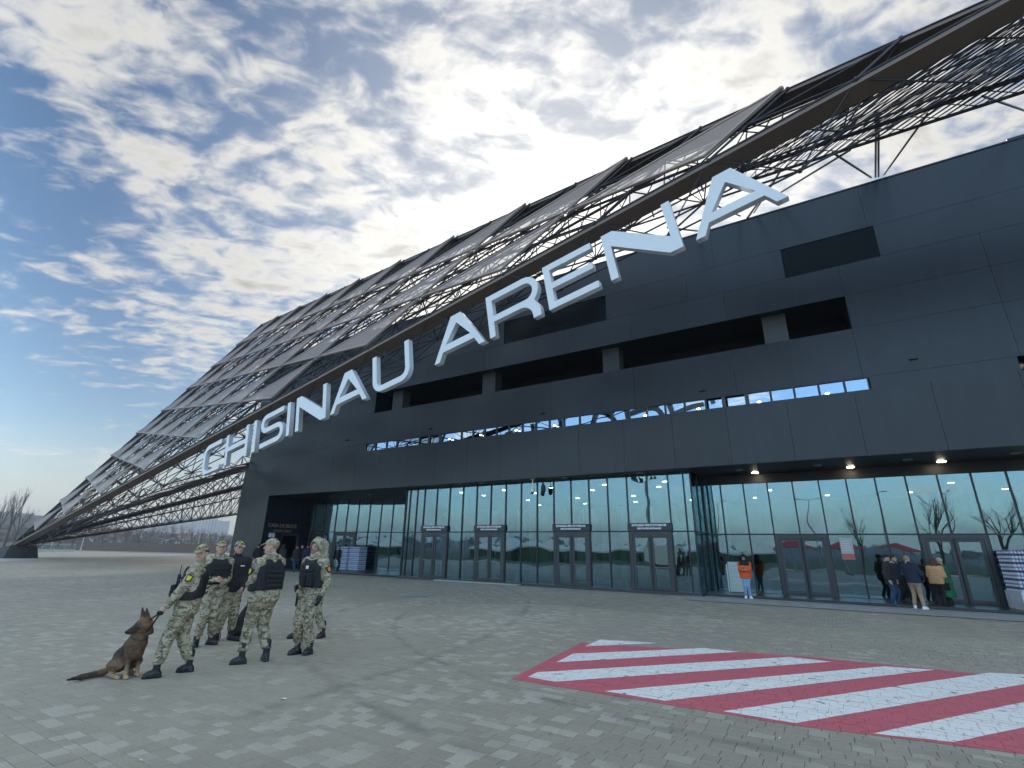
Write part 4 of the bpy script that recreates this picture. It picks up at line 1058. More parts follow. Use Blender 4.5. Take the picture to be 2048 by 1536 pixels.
def parasol(x, y, lb):
    t = thing('parasol', lb, 'parasol', (x, y, 0), 0.3, 'red parasols mirrored in the glass')
    v = [(0, 0, 2.9)] + [(2.2 * math.cos(R(60 * k)), 2.2 * math.sin(R(60 * k)), 2.25) for k in range(6)]
    MB().add(v, [(0, 1 + k, 1 + (k + 1) % 6) for k in range(6)]).obj('canopy', mat('red_canvas', (0.50, 0.02, 0.03), 0.6), t)
    MB().tube((0, 0, 0), (0, 0, 2.9), 0.04).obj('pole', M['white'], t); MB().tube((0, 0, 0), (0, 0, 0.1), 0.4, n=12).obj('base', M['black'], t)
for q, (x, y) in enumerate(((-3.2, -9.5), (1.0, -10.2), (5.6, -9.0))): parasol(x, y, 'red parasol on the plaza, mirrored in the glass by the doors, %s of three' % ('first', 'second', 'last')[q])
mast = thing('floodlight_mast', 'tall floodlight mast with tiers of lamps, mirrored in the glass', 'mast', (-26, -40, 0))
MB().tube((0, 0, 0), (0, 0, 19), 0.28, 0.16, 10).obj('pole', M['galv'], mast)
for z in (13.5, 15, 16.5, 18):
    MB().box(-2.1, 2.1, -0.06, 0.06, z, z + 0.12).obj('crossbar', M['galv'], mast)
    for x in (-1.8, -0.9, 0.9, 1.8): MB().box(x - .25, x + .25, -0.25, .15, z + .12, z + .55).obj('floodlight', M['black'], mast)
for q, (x, y, h) in enumerate(((-14, -30, 9), (-2, -34, 9), (6, -28, 9), (13, -31, 9), (19, -29, 9))): lamp_post('lamp post across the road mirrored in the glass, %s from the ticket wall' % ORD[q], (x, y, 0), h, 0.5 * q, 2 if q % 2 else 1, 'lamp posts across the road')
for q, (x, y, h) in enumerate(((3, -24, 8), (10, -22, 10), (16, -25, 9))): bare_tree('street_tree', 'bare street tree mirrored in the glass, %s from the glass corner' % ORD[q], Vector((x, y, 0)), h, 0.32, 70 + q, 'bare street trees across the road')
van = thing('parked_van', 'white delivery van on the road, mirrored in the glass', 'van', (-18, -21.5, 0))
MB().box(-2.6, 1.4, -1, 1, 0.5, 2.5).box(1.402, 2.5, -0.98, 0.98, 0.5, 1.5).obj('body', M['white'], van); MB().add([(1.404, -.9, 1.5), (2.1, -.9, 1.5), (2.1, .9, 1.5), (1.404, .9, 1.5), (1.404, -.9, 2.3), (1.404, .9, 2.3)], [(0, 1, 4), (3, 5, 2), (1, 2, 5, 4), (0, 3, 2, 1), (0, 4, 5, 3)]).obj('windscreen', M['pane_far'], van)
for x in (-1.8, 1.7):
    for y in (-1.0, 0.82): MB().tube((x, y, .36), (x, y + .18, .36), .36, n=14).obj('wheel', M['black'], van)
# the haze that pales the far slope
hz = MB().box(-3400, 3400, -3400, 3400, -4, 115).mesh('haze', [])
hm = bpy.data.materials.new('haze'); hm.use_nodes = True; hm.node_tree.nodes.clear()
pv = hm.node_tree.nodes.new('ShaderNodeVolumePrincipled'); pv.inputs['Density'].default_value = 0.00045; pv.inputs['Color'].default_value = (0.86, 0.88, 0.93, 1); pv.inputs['Anisotropy'].default_value = 0.2
ho = hm.node_tree.nodes.new('ShaderNodeOutputMaterial'); hm.node_tree.links.new(pv.outputs[0], ho.inputs['Volume'])
hz.materials.append(hm); link('haze', hz, kind='stuff')

# ------------------------------------------------------------------ people and dogs: fields turned into continuous skins
def smin(a, b_, k):
    h = np.clip(0.5 + 0.5 * (b_ - a) / k, 0, 1)
    return b_ * (1 - h) + a * h - k * h * (1 - h)
class Grid:
    def __init__(s, lo, hi, h):
        s.lo = np.array(lo, float); s.h = h
        n = np.maximum(4, np.ceil((np.array(hi) - s.lo) / h).astype(int) + 1)
        ax = [(s.lo[i] + h * np.arange(n[i])).astype(np.float32) for i in range(3)]
        s.X, s.Y, s.Z = np.meshgrid(*ax, indexing='ij')
    def cone(s, a, b_, ra, rb):
        a = np.array(a, np.float32); d = np.array(b_, np.float32) - a; L2 = float(d @ d) + 1e-9
        px, py, pz = s.X - a[0], s.Y - a[1], s.Z - a[2]
        t = np.clip((px * d[0] + py * d[1] + pz * d[2]) / L2, 0, 1)
        return np.sqrt((px - t * d[0]) ** 2 + (py - t * d[1]) ** 2 + (pz - t * d[2]) ** 2) - (ra + (rb - ra) * t)
    def ell(s, c, r):
        k = np.sqrt(((s.X - c[0]) / r[0]) ** 2 + ((s.Y - c[1]) / r[1]) ** 2 + ((s.Z - c[2]) / r[2]) ** 2)
        return (k - 1) * min(r)
def surf(F, lo, h):
    """surface nets: one vertex per cell that the zero level crosses"""
    ins = F < 0
    c = [ins[i:F.shape[0] - 1 + i, j:F.shape[1] - 1 + j, k:F.shape[2] - 1 + k] for i in (0, 1) for j in (0, 1) for k in (0, 1)]
    cnt = sum(x.astype(np.int8) for x in c)
    act = np.argwhere((cnt > 0) & (cnt < 8))
    if len(act) == 0: return np.zeros((0, 3)), []
    idx = -np.ones(cnt.shape, int); idx[tuple(act.T)] = np.arange(len(act))
    corner = np.array([(i, j, k) for i in (0, 1) for j in (0, 1) for k in (0, 1)])
    vals = np.stack([F[tuple((act + o).T)] for o in corner], 1)
    acc = np.zeros((len(act), 3)); num = np.zeros(len(act))
    for a in range(8):
        for b_ in range(a + 1, 8):
            if np.abs(corner[a] - corner[b_]).sum() != 1: continue
            va, vb2 = vals[:, a], vals[:, b_]; m = (va < 0) != (vb2 < 0)
            t = np.where(m, va / np.where(m, va - vb2, 1), 0)
            acc += np.where(m[:, None], corner[a] + t[:, None] * (corner[b_] - corner[a]), 0); num += m
    V = (act + acc / num[:, None]) * h + lo
    faces = []
    for ax in range(3):
        sl0 = [slice(None)] * 3; sl1 = [slice(None)] * 3; sl0[ax] = slice(0, -1); sl1[ax] = slice(1, None)
        a_, b_ = ins[tuple(sl0)], ins[tuple(sl1)]
        e = np.argwhere(a_ != b_); u, v = (ax + 1) % 3, (ax + 2) % 3
        e = e[(e[:, u] > 0) & (e[:, v] > 0) & (e[:, u] < F.shape[u] - 1) & (e[:, v] < F.shape[v] - 1)]
        du = np.zeros(3, int); du[u] = 1; dv = np.zeros(3, int); dv[v] = 1
        q = np.stack([idx[tuple((e - du - dv).T)], idx[tuple((e - dv).T)], idx[tuple(e.T)], idx[tuple((e - du).T)]], 1)
        flip = ~a_[tuple(e.T)]
        q[flip] = q[flip][:, ::-1]
        faces.append(q[(q >= 0).all(1)])
    return V, np.concatenate(faces)
def np_mesh(name, V, Fc, mats, colors=None, mi=None):
    me = bpy.data.meshes.new(name)
    V = np.asarray(V, np.float32); Fc = np.asarray(Fc, np.int32)
    me.vertices.add(len(V)); me.vertices.foreach_set('co', V.ravel())
    me.loops.add(len(Fc) * 4); me.loops.foreach_set('vertex_index', Fc.ravel())
    me.polygons.add(len(Fc)); me.polygons.foreach_set('loop_start', np.arange(0, len(Fc) * 4, 4)); me.polygons.foreach_set('loop_total', np.full(len(Fc), 4))
    me.polygons.foreach_set('use_smooth', np.ones(len(Fc), bool))
    for m in (mats if isinstance(mats, list) else [mats]): me.materials.append(m)
    if mi is not None: me.polygons.foreach_set('material_index', np.asarray(mi, np.int32))
    if colors is not None:
        a = me.attributes.new('Col', 'FLOAT_COLOR', 'POINT'); a.data.foreach_set('color', np.concatenate([colors, np.ones((len(colors), 1))], 1).astype(np.float32).ravel())
    me.update(calc_edges=True); me.validate(); return me
def col_mat(name, rough=0.6, sub=False, bump=None):
    m = mat(name, (0.5, 0.5, 0.5), rough, bump=bump); nt = m.node_tree; a = nt.nodes.new('ShaderNodeAttribute'); a.attribute_name = 'Col'
    nt.links.new(a.outputs['Color'], nt.nodes['Principled BSDF'].inputs['Base Color']); return m
M['skin'] = col_mat('skin', 0.5)
M['fur'] = col_mat('fur', 0.75, bump=(90, 0.5))
def camo_mat():
    m = mat('woodland_camouflage', (0.2, 0.19, 0.13), 0.85); nt = m.node_tree; L = nt.links; b = nt.nodes['Principled BSDF']
    tc = nt.nodes.new('ShaderNodeTexCoord'); oi = nt.nodes.new('ShaderNodeObjectInfo')
    ad = nt.nodes.new('ShaderNodeVectorMath'); ad.operation = 'ADD'; L.new(tc.outputs['Object'], ad.inputs[0]); L.new(oi.outputs['Random'], ad.inputs[1])
    def nz(sc, det, st, off):
        mp = nt.nodes.new('ShaderNodeMapping'); mp.inputs['Scale'].default_value = st; mp.inputs['Location'].default_value = off; L.new(ad.outputs[0], mp.inputs[0])
        n = nt.nodes.new('ShaderNodeTexNoise'); n.inputs['Scale'].default_value = sc; n.inputs['Detail'].default_value = det; n.inputs['Distortion'].default_value = 0.6; L.new(mp.outputs[0], n.inputs['Vector']); return n.outputs[0]
    col = None
    for i, (sc, st, lo, c) in enumerate(((9, (1, 1, 1.5), 0.50, (0.245, 0.21, 0.135)), (12, (1, 1, 1.7), 0.565, (0.13, 0.10, 0.065)), (16, (1, 1, 2.0), 0.625, (0.07, 0.075, 0.045)), (22, (1, 1, 2.4), 0.63, (0.55, 0.50, 0.39)))):
        mr = nt.nodes.new('ShaderNodeMapRange'); mr.inputs[1].default_value = lo; mr.inputs[2].default_value = lo + 0.025
        L.new(nz(sc, 2, st, (i * 3.1, i * 1.7, i * 0.9)), mr.inputs[0])
        mx = nt.nodes.new('ShaderNodeMix'); mx.data_type = 'RGBA'; L.new(mr.outputs[0], mx.inputs[0]); mx.inputs[7].default_value = (*c, 1)
        if col is None: mx.inputs[6].default_value = (0.40, 0.345, 0.24, 1)
        else: L.new(col, mx.inputs[6])
        col = mx.outputs[2]
    L.new(col, b.inputs['Base Color'])
    n = nt.nodes.new('ShaderNodeTexNoise'); n.inputs['Scale'].default_value = 120; L.new(tc.outputs['Object'], n.inputs['Vector'])
    bp = nt.nodes.new('ShaderNodeBump'); bp.inputs['Strength'].default_value = 0.3; bp.inputs['Distance'].default_value = 0.004; L.new(n.outputs[0], bp.inputs['Height']); L.new(bp.outputs[0], b.inputs['Normal'])
    return m
M['camo'] = camo_mat()
def cloth(name, c, rough=0.85): return mat(name, c, rough, noise=(5, 0.5, tuple(x * 0.7 for x in c)), bump=(60, 0.25))
M['black_nylon'] = cloth('black_nylon', (0.010, 0.010, 0.013), 0.75); M['black_leather'] = mat('black_boot_leather', (0.012, 0.013, 0.017), 0.4)
M['webbing'] = cloth('grey_black_webbing', (0.022, 0.022, 0.024), 0.8)
M['glove'] = mat('black_glove', (0.010, 0.010, 0.012), 0.6)
M['hair_dark'] = mat('dark_hair', (0.018, 0.014, 0.012), 0.6); M['hair_red'] = mat('reddish_hair', (0.085, 0.025, 0.016), 0.55); M['hair_fair'] = mat('fair_hair', (0.30, 0.22, 0.14), 0.6); M['hair_grey'] = mat('grey_hair', (0.42, 0.40, 0.37), 0.7)
M['yellow'] = mat('yellow_thread', (0.62, 0.52, 0.04), 0.7); M['orange_thread'] = mat('orange_thread', (0.60, 0.25, 0.05), 0.7)

# head, hands, headgear, shoes are modelled once and shared
def head_field(g):
    f = g.ell((0, -.012, .035), (.077, .097, .090))
    f = smin(f, g.cone((0, .030, .0), (0, .050, -.072), .062, .036), .04)
    f = smin(f, g.cone((-.045, .02, -.045), (0, .05, -.085), .03, .024), .03); f = smin(f, g.cone((.045, .02, -.045), (0, .05, -.085), .03, .024), .03)
    f = smin(f, g.cone((-.034, .076, .027), (.034, .076, .027), .013, .013), .012)
    f = -smin(-f, np.minimum(g.ell((-.031, .103, .006), (.017, .018, .011)), g.ell((.031, .103, .006), (.017, .018, .011))), .012)
    f = smin(f, np.minimum(g.ell((-.031, .082, .004), (.011, .011, .010)), g.ell((.031, .082, .004), (.011, .011, .010))), .004)
    f = smin(f, g.cone((0, .088, .014), (0, .108, -.020), .009, .014), .012)
    f = smin(f, np.minimum(g.ell((-.013, .096, -.024), (.010, .012, .008)), g.ell((.013, .096, -.024), (.010, .012, .008))), .008)
    f = smin(f, g.cone((-.020, .086, -.050), (.020, .086, -.050), .0085, .0085), .008)
    for s_ in (-1, 1): f = smin(f, g.ell((s_ * .080, -.008, -.004), (.011, .020, .033)), .008)
    return smin(f, g.cone((0, -.022, -.055), (0, -.030, -.19), .056, .062), .03)
g_ = Grid((-.11, -.13, -.21), (.11, .14, .15), .0072)
HV, HF = surf(head_field(g_), g_.lo, g_.h)
def head_cols(skin, beard=0.0):
    c = np.tile(np.array(skin), (len(HV), 1)); x, y, z = HV.T
    c *= (1 + 0.10 * np.exp(-((np.abs(x) - .045) ** 2 + (z + .025) ** 2) / .0006) * (y > .03))[:, None] * np.array((1.05, .97, .95))
    eye = (((np.abs(x) - .031) / .012) ** 2 + ((z - .004) / .0062) ** 2 < 1) & (y > .05); c[eye] = (.05, .04, .035)
    brow = (((np.abs(x) - .033) / .019) ** 2 + ((z - .027) / .006) ** 2 < 1) & (y > .05); c[brow] = np.array(skin) * .28
    lip = ((x / .023) ** 2 + ((z + .050) / .008) ** 2 < 1) & (y > .05); c[lip] = np.array(skin) * np.array((.85, .55, .55))
    st = (z < -.035) & (y > -.0) & ~lip; c[st] *= 1 - beard
    return c
def make_hand(curl):
    """right hand hanging down: fingers along -Z, thumb to +Y, palm to -X"""
    g = Grid((-.085, -.06, -.21), (.04, .085, .03), .0048)
    f = g.cone((0, .012, .0), (0, .022, -.085), .021, .016); f = smin(f, g.cone((0, -.010, .0), (0, -.022, -.082), .021, .015), .02)
    f = smin(f, g.cone((0, 0, .02), (0, 0, -.05), .026, .02), .015)
    for (y, L, r) in ((.031, .072, .0092), (.0105, .082, .0095), (-.0105, .076, .0092), (-.030, .060, .0082)):
        p = np.array((0, y, -.085)); a = 0.0
        for q, fr in enumerate((.46, .30, .24)):
            a += curl * (0.55, 1.0, 0.8)[q]; d = np.array((-math.sin(a), y * .6, -math.cos(a))); d /= np.linalg.norm(d); n_ = p + d * L * fr
            f = smin(f, g.cone(p, n_, r * (1 - .08 * q), r * (0.94 - .08 * q)), .0035); p = n_
    f = smin(f, g.cone((-.004, .026, -.02), (-.016, .052, -.055), .014, .011), .01); f = smin(f, g.cone((-.016, .052, -.055), (-.016 - .022 * curl, .056 - .01 * curl, -.092), .0105, .0085), .004)
    return surf(f, g.lo, g.h)
HANDS = {'relaxed': make_hand(0.35), 'grip': make_hand(1.25)}
def shared(name, lo, hi, h, fn, mats, cut=None):
    g = Grid(lo, hi, h); V, Fc = surf(fn(g), g.lo, g.h); return V, Fc
def cap_f(g):
    f = g.ell((0, -.010, .040), (.090, .109, .098)); f = np.maximum(f, -(g.Z - .046 - .10 * np.maximum(0, -g.Y - .02)*-.25))
    v = np.maximum(g.ell((0, .105, .052 ), (.070, .082, .05)), np.abs(g.Z - .056 + .9 * np.maximum(0, g.Y - .09) ** 1.5 * 2 + 1.6 * g.X ** 2) - .006); v = np.maximum(v, .07 - g.Y)
    return smin(f, v, .006)
CAPV, CAPF = shared('cap', (-.12, -.14, .02), (.12, .20, .16), .0065, cap_f, None)
def hood_f(g):
    f = g.ell((0, -.022, .030), (.120, .135, .138)); f = smin(f, g.cone((0, -.05, -.05), (0, -.05, -.15), .105, .13), .05)
    f = smin(f, g.cone((0, .0, .12), (0, .055, .10), .06, .045), .04)
    hole = smin(g.ell((0, .105, -.010), (.074, .13, .098)), g.ell((0, .0, .0), (.088, .105, .105)), .02)
    return np.maximum(f, -hole)
HOODV, HOODF = shared('hood', (-.19, -.20, -.30), (.19, .19, .20), .0095, hood_f, None)
def hood_down_f(g):
    f = g.cone((-.10, -.06, -.17), (.10, -.06, -.17), .055, .055); f = smin(f, g.cone((-.09, .02, -.17), (-.10, -.07, -.17), .035, .05), .03); f = smin(f, g.cone((.09, .02, -.17), (.10, -.07, -.17), .035, .05), .03)
    return smin(f, g.cone((0, -.10, -.15), (0, -.12, -.26), .07, .05), .04)
HDV, HDF = shared('hood_down', (-.22, -.22, -.36), (.22, .09, -.06), .012, hood_down_f, None)
def hair_f(kind):
    def fn(g):
        f = g.ell((0, -.016, .040), (.085, .104, .094)) + .003 * np.sin(g.X * 160) * np.sin(g.Z * 110 + g.Y * 60)
        face = np.maximum(np.maximum(g.ell((0, .10, -.02), (.078, .075, .095)), -(g.Y - .02)), -1)
        f = np.maximum(f, -face); f = np.maximum(f, -(g.Z + .055 - .6 * np.maximum(0, g.Y + .02)))
        if kind == 'long':
            for x in (-.06, 0, .06): f = smin(f, g.cone((x, -.06, .04), (x * 1.3, -.115, -.36), .05, .028), .03)
            f = smin(f, g.cone((-.078, .0, .03), (-.085, -.02, -.22), .022, .018), .02); f = smin(f, g.cone((.078, .0, .03), (.085, -.02, -.22), .022, .018), .02)
        return f
    return fn
HAIR = {'short': shared('h', (-.12, -.14, -.10), (.12, .12, .16), .008, hair_f('short'), None), 'long': shared('h', (-.16, -.2, -.42), (.16, .12, .16), .010, hair_f('long'), None)}
def boot_f(h, fat):
    def fn(g):
        f = g.cone((0, 0, .06), (0, -.005, h), .052 * fat, .056 * fat)
        f = smin(f, g.cone((0, -.045, .042), (0, .08, .046), .046 * fat, .049 * fat), .03); f = smin(f, g.cone((0, .07, .042), (0, .135, .036), .050 * fat, .038 * fat), .03)
        sole = np.maximum(smin(g.cone((0, -.052, .02), (0, .07, .02), .050 * fat, .052 * fat), g.cone((0, .07, .02), (0, .142, .02), .052 * fat, .040 * fat), .02), g.Z - .024)
        return np.maximum(np.minimum(f, sole), -g.Z)
    return fn
BOOT = shared('b', (-.08, -.13, -.02), (.08, .25, .34), .0095, boot_f(.26, 1.0), None); SHOE = shared('s', (-.08, -.13, -.02), (.08, .25, .20), .0095, boot_f(.09, 0.92), None)
_mc = {}
def shared_mesh(key, VF, m):
    k = (key, m.name)
    if k not in _mc: _mc[k] = np_mesh(key, VF[0], VF[1], m)
    return _mc[k]
def ik(a, c, l1, l2, hint):
    a, c, hint = Vector(a), Vector(c), Vector(hint); d = c - a; L = min(d.length, (l1 + l2) * 0.998); u = d.normalized()
    c = a + u * L; x = (l1 * l1 - l2 * l2 + L * L) / (2 * L); h = math.sqrt(max(0, l1 * l1 - x * x))
    hv = hint - u * hint.dot(u); hv.normalize(); return a + u * x + hv * h, c
def view_dir(x):
    d = ray(x, 1100); v = Vector((d.x, d.y)).normalized(); return v
def facing(px, deg):
    v = view_dir(px); r_ = Vector((v.y, -v.x)); d = -v * math.cos(R(deg)) + r_ * math.sin(R(deg))
    return math.atan2(d.y, d.x) - math.pi / 2
SKIN = (0.50, 0.315, 0.235)
def person(label, loc, rz, height=1.78, vox=.017, feet=((.11, .02, 8), (-.11, -.02, -8)), hands=(None, None), grip=(False, False), lean=(0, 0), twist=0, head=(0, 0), group=None,
           jacket=None, trousers=None, boots=None, tall_boots=True, cap=None, hood=None, hood_down=None, hair=None, hair_kind='short', vest=None, gloves=None, coat=0.0, puff=1.0, girth=1.0, skin=SKIN, beard=0.0, pad=1.0, patches=(), cap_badge=False, long_jacket=0.0, extras=None):
    root = thing('person', label, 'person', tuple(loc), rz, group); s = height / 1.80
    root.scale = (s, s, s)
    up = Vector((math.sin(R(lean[1])), math.sin(R(lean[0])), 1)).normalized()
    pel = Vector((0, 0, .94)); rt = Matrix.Rotation(R(twist), 3, 'Z') @ Vector((1, 0, 0)); fw = up.cross(rt).normalized(); fw = -fw if fw.y < 0 else fw
    neck = pel + up * .56; hc = neck + up * .175 + fw * .018
    sh = {1: neck - up * .075 + rt * .185 * (0.9 + .1 * girth), -1: neck - up * .075 - rt * .185 * (0.9 + .1 * girth)}
    hipj = {1: pel + Vector((.092, 0, -.02)), -1: pel + Vector((-.092, 0, -.02))}
    leg, arm = {}, {}
    for q, sd_ in ((0, 1), (1, -1)):
        fx, fy, fa = feet[q]; ank = Vector((fx, fy, .085)); kh = Vector((math.sin(R(-fa)) * .5, 1, 0))
        k, a_ = ik(hipj[sd_], ank, .435, .43, kh); leg[sd_] = (hipj[sd_], k, a_, fa)
        h = hands[q]
        if h is None: h = sh[sd_] + Vector((sd_ * .075, .06, -.53))
        else: h = Vector(h)
        e, w = ik(sh[sd_], h, .305, .265, Vector((sd_ * .55, -1, -.35))); arm[sd_] = (sh[sd_], e, w)
    G = lambda lo, hi: Grid(lo, hi, vox)
    xs = [v.x for a_ in arm.values() for v in a_] + [-.25, .25]; ys = [v.y for a_ in arm.values() for v in a_] + [-.2, .2] + [l[2].y for l in leg.values()]
    def torso(g, o, arms=True, zmin=.80, rad=1.0):
        f = None
        for t in (-.085, 0, .085):
            a_ = pel + rt * t * girth + up * (-.06); b_ = pel + rt * t * 1.15 * girth + up * .43
            c_ = g.cone(a_, b_, (.122 * rad + o) * (.92 + .08 * girth), (.118 * rad + o)); f = c_ if f is None else smin(f, c_, .05)
        f = smin(f, g.cone(sh[1] - up * .0, sh[-1] - up * .0, .073 + o * .7, .073 + o * .7), .06)
        if girth > 1: f = smin(f, g.cone(pel + fw * .05 * girth + up * .04, pel + fw * .05 + up * .22, .12 * girth, .10), .06)
        if arms:
            for sd_ in (1, -1):
                a_, e, w = arm[sd_]
                f = smin(f, np.minimum(g.cone(a_, e, .066 + o, .054 + o), g.cone(e, w - (w - e) * .02, .054 + o, .040 + o * .8)), .035)
        return f
    wr = lambda g, k: k * (np.sin(g.Z * 62 + np.sin(g.X * 23 + g.Y * 17) * 2.2) * np.sin(g.X * 31 + g.Z * 9 + 1) + .6 * np.sin(g.Z * 37 + g.Y * 41 + g.X * 29))
    # skin: one continuous body with head and hands
    g = G((min(xs) - .12, min(ys) - .2, 0), (max(xs) + .12, max(ys) + .2, neck.z + .1))
    f = torso(g, -.022, True); f = smin(f, g.cone(neck - up * .03, neck + up * .08, .055, .052), .04)
    for sd_ in (1, -1):
        a_, k, n_, fa = leg[sd_]; f = smin(f, np.minimum(g.cone(a_, k, .078, .052), g.cone(k, n_, .052, .036)), .03)
    BV, BF = surf(f, g.lo, g.h); bc = np.tile(np.array(skin), (len(BV), 1)); mi = [0] * len(BF)
    hr = (Matrix.Rotation(R(head[0]), 3, 'Z') @ Matrix.Rotation(R(head[1]), 3, 'X')); H3 = np.array(hr)
    VV = [BV, HV @ H3.T + np.array(hc)]; FF_ = [BF, HF + len(BV)]; CC = [bc, head_cols(skin, beard)]; mi += [0] * len(HF); n0 = len(BV) + len(HV)
    for q, sd_ in ((0, 1), (1, -1)):
        a_, e, w = arm[sd_]; hvv, hff = HANDS['grip' if grip[q] else 'relaxed']
        z = -(w - e).normalized(); y = Vector((0, 1, .15)) if abs(z.y) < .8 else Vector((0, 0.2, 1)); y = (y - z * y.dot(z)).normalized(); x = y.cross(z)
        hv2 = hvv.copy()
        if sd_ < 0: hv2[:, 0] *= -1; hff = hff[:, ::-1]
        Rm = np.array(((x.x, y.x, z.x), (x.y, y.y, z.y), (x.z, y.z, z.z)))
        VV.append(hv2 @ Rm.T + np.array(w)); FF_.append(hff + n0); CC.append(np.tile(np.array(skin) * (1 if not gloves else .03), (len(hvv), 1))); n0 += len(hvv); mi += [1 if gloves else 0] * len(hff)
    link('body', np_mesh('body', np.concatenate(VV), np.concatenate(FF_), [M['skin'], M['glove']], np.concatenate(CC), mi), root)
    # trousers
    g = G((-.42, min(ys) - .2, .05), (.42, max(ys) + .2, 1.12)); f = None
    for sd_ in (1, -1):
        a_, k, n_, fa = leg[sd_]; c_ = np.minimum(g.cone(a_ + Vector((0, 0, .02)), k, .104 * pad * (.9 + .1 * girth), .076 * pad), g.cone(k, n_ + Vector((0, 0, .06)), .076 * pad, .062 * pad)); f = c_ if f is None else smin(f, c_, .03)
    f = smin(f, torso(g, -.004, False), .05); f = np.maximum(f, g.Z - 1.04); f = np.maximum(f, (.17 if tall_boots and boots == 'boot' else .085) - g.Z)
    f = f + wr(g, .0055 if pad > 1 else .003)
    V, Fc = surf(f, g.lo, g.h); link('trousers', np_mesh('trousers', V, Fc, trousers), root)
    # jacket or coat
    g = G((min(xs) - .16, min(ys) - .22, .30 if coat else .72), (max(xs) + .16, max(ys) + .22, neck.z + .14))
    f = torso(g, .012 * puff, True, rad=1.04)
    f = smin(f, g.cone(neck - up * .02, neck + up * .055, .075, .068), .03)
    hem = .86 - long_jacket
    if coat:
        hem = .94 - coat
        for t in (-.07, .07): f = smin(f, g.cone(pel + Vector((t, 0, 0)), Vector((t * 1.4, pel.y - .01, hem - .05)), .14, .165), .05)
    else: f = smin(f, smin(g.cone(pel + Vector((-.06, 0, .05)), pel + Vector((-.07, 0, -.10)), .135 * girth, .128 * girth), g.cone(pel + Vector((.06, 0, .05)), pel + Vector((.07, 0, -.10)), .135 * girth, .128 * girth), .05), .05)
    for q, sd_ in ((0, 1), (1, -1)):
        a_, e, w = arm[sd_]; d = (w - e).normalized(); lim = (g.X - w.x) * d.x + (g.Y - w.y) * d.y + (g.Z - w.z) * d.z
        near = g.cone(e + (w - e) * .5, w + d * .06, .11, .10) < 0
        f = np.where(near, np.maximum(f, lim - .002), f)
    f = np.maximum(f, hem - g.Z)
    f = f + (wr(g, .005) if puff < 1.5 else .010 * np.sin(g.Z * 72) )
    V, Fc = surf(f, g.lo, g.h)
    jm = [jacket]; fmi = None
    if isinstance(jacket, tuple):       # yoke of a second colour over the shoulders
        jm = list(jacket); cz = V[Fc].mean(1); fmi = ((cz[:, 2] > neck.z - .15) & (np.abs(cz[:, 0]) < .20)).astype(int)
    link('coat' if coat else 'jacket', np_mesh('jacket', V, Fc, jm, None, fmi), root)
    if vest:
        g = G((-.34, -.32, .90), (.34, .34, neck.z + .02)); f = torso(g, .040, False, rad=1.06)
        f = np.maximum(f, 1.035 - g.Z - .25 * np.maximum(0, np.abs(g.X) - .17)); f = np.maximum(f, g.Z - (neck.z - .015 - .9 * np.maximum(0, .19 - np.sqrt(g.X ** 2 + .2 * g.Y ** 2)) * 0 ))
        holes = smin(g.cone(sh[1] + Vector((.02, -.14, .04)), sh[1] + Vector((.02, .14, .04)), .075, .075), g.cone(sh[1] + Vector((.06, 0, .0)), sh[1] + Vector((.085, 0, -.20)), .105, .10), .05); holes = np.minimum(holes, smin(g.cone(sh[-1] + Vector((-.02, -.14, .04)), sh[-1] + Vector((-.02, .14, .04)), .075, .075), g.cone(sh[-1] + Vector((-.06, 0, 0)), sh[-1] + Vector((-.085, 0, -.20)), .105, .10), .05))
        f = np.maximum(f, -holes); f = np.maximum(f, -g.cone(neck - up * .0 + fw * .06, neck + up * .08 + fw * .06, .085, .10))
        V, Fc = surf(f + wr(g, .002), g.lo, g.h); link('vest', np_mesh('vest', V, Fc, M['black_nylon']), root)
        pm_ = MB()
        for z in (1.10, 1.17, 1.24, 1.31):
            yb = pel.y + up.y * (z - .94)
            for sgn in (-1, 1):
                wb = MB().box(-.135, .135, sgn * .192 * (.5 + .5 * girth) - .006, sgn * .192 * (.5 + .5 * girth) + .006, z - .012, z + .012).mesh('webbing', M['webbing'])
                link('webbing', wb, root, rot=(0, 0, R(twist)), loc=(up.x * (z - .94), yb, 0))
        for x in (-.10, .03): link('pouch', MB().box(x - .055, x + .055, .185 * girth + .0, .235 * girth, 1.06, 1.22).mesh('pouch', M['black_nylon']), root, rot=(0, 0, R(twist)), loc=(0, up.y * .2, 0))
    for q, sd_ in ((0, 1), (1, -1)):
        a_, k, n_, fa = leg[sd_]
        link('boot' if boots == 'boot' else 'shoe', shared_mesh('boot', BOOT, M['black_leather']) if boots == 'boot' else shared_mesh('shoe', SHOE, boots), root, loc=(n_.x, n_.y, 0), rot=(0, 0, R(-fa))).scale = (.96, .87, 1)
    hm_ = Matrix.Translation(hc) @ hr.to_4x4()
    if cap:
        c_ = link('cap', shared_mesh('cap', (CAPV, CAPF), cap), root, mw=hm_)
        if cap_badge: link('badge', MB().box(-.032, .032, .093, .101, .072, .105).box(-.024, .024, .1012, .1035, .080, .097, 1).mesh('badge', [M['yellow'], M['black_nylon']]), c_)
    if hood: link('hood', shared_mesh('hood', (HOODV, HOODF), hood), root, mw=hm_)
    if hood_down: link('hood', shared_mesh('hood_down', (HDV, HDF), hood_down), root, mw=Matrix.Translation(hc))
    if hair: link('hair', shared_mesh('hair_' + hair_kind, HAIR[hair_kind], hair), root, mw=hm_)
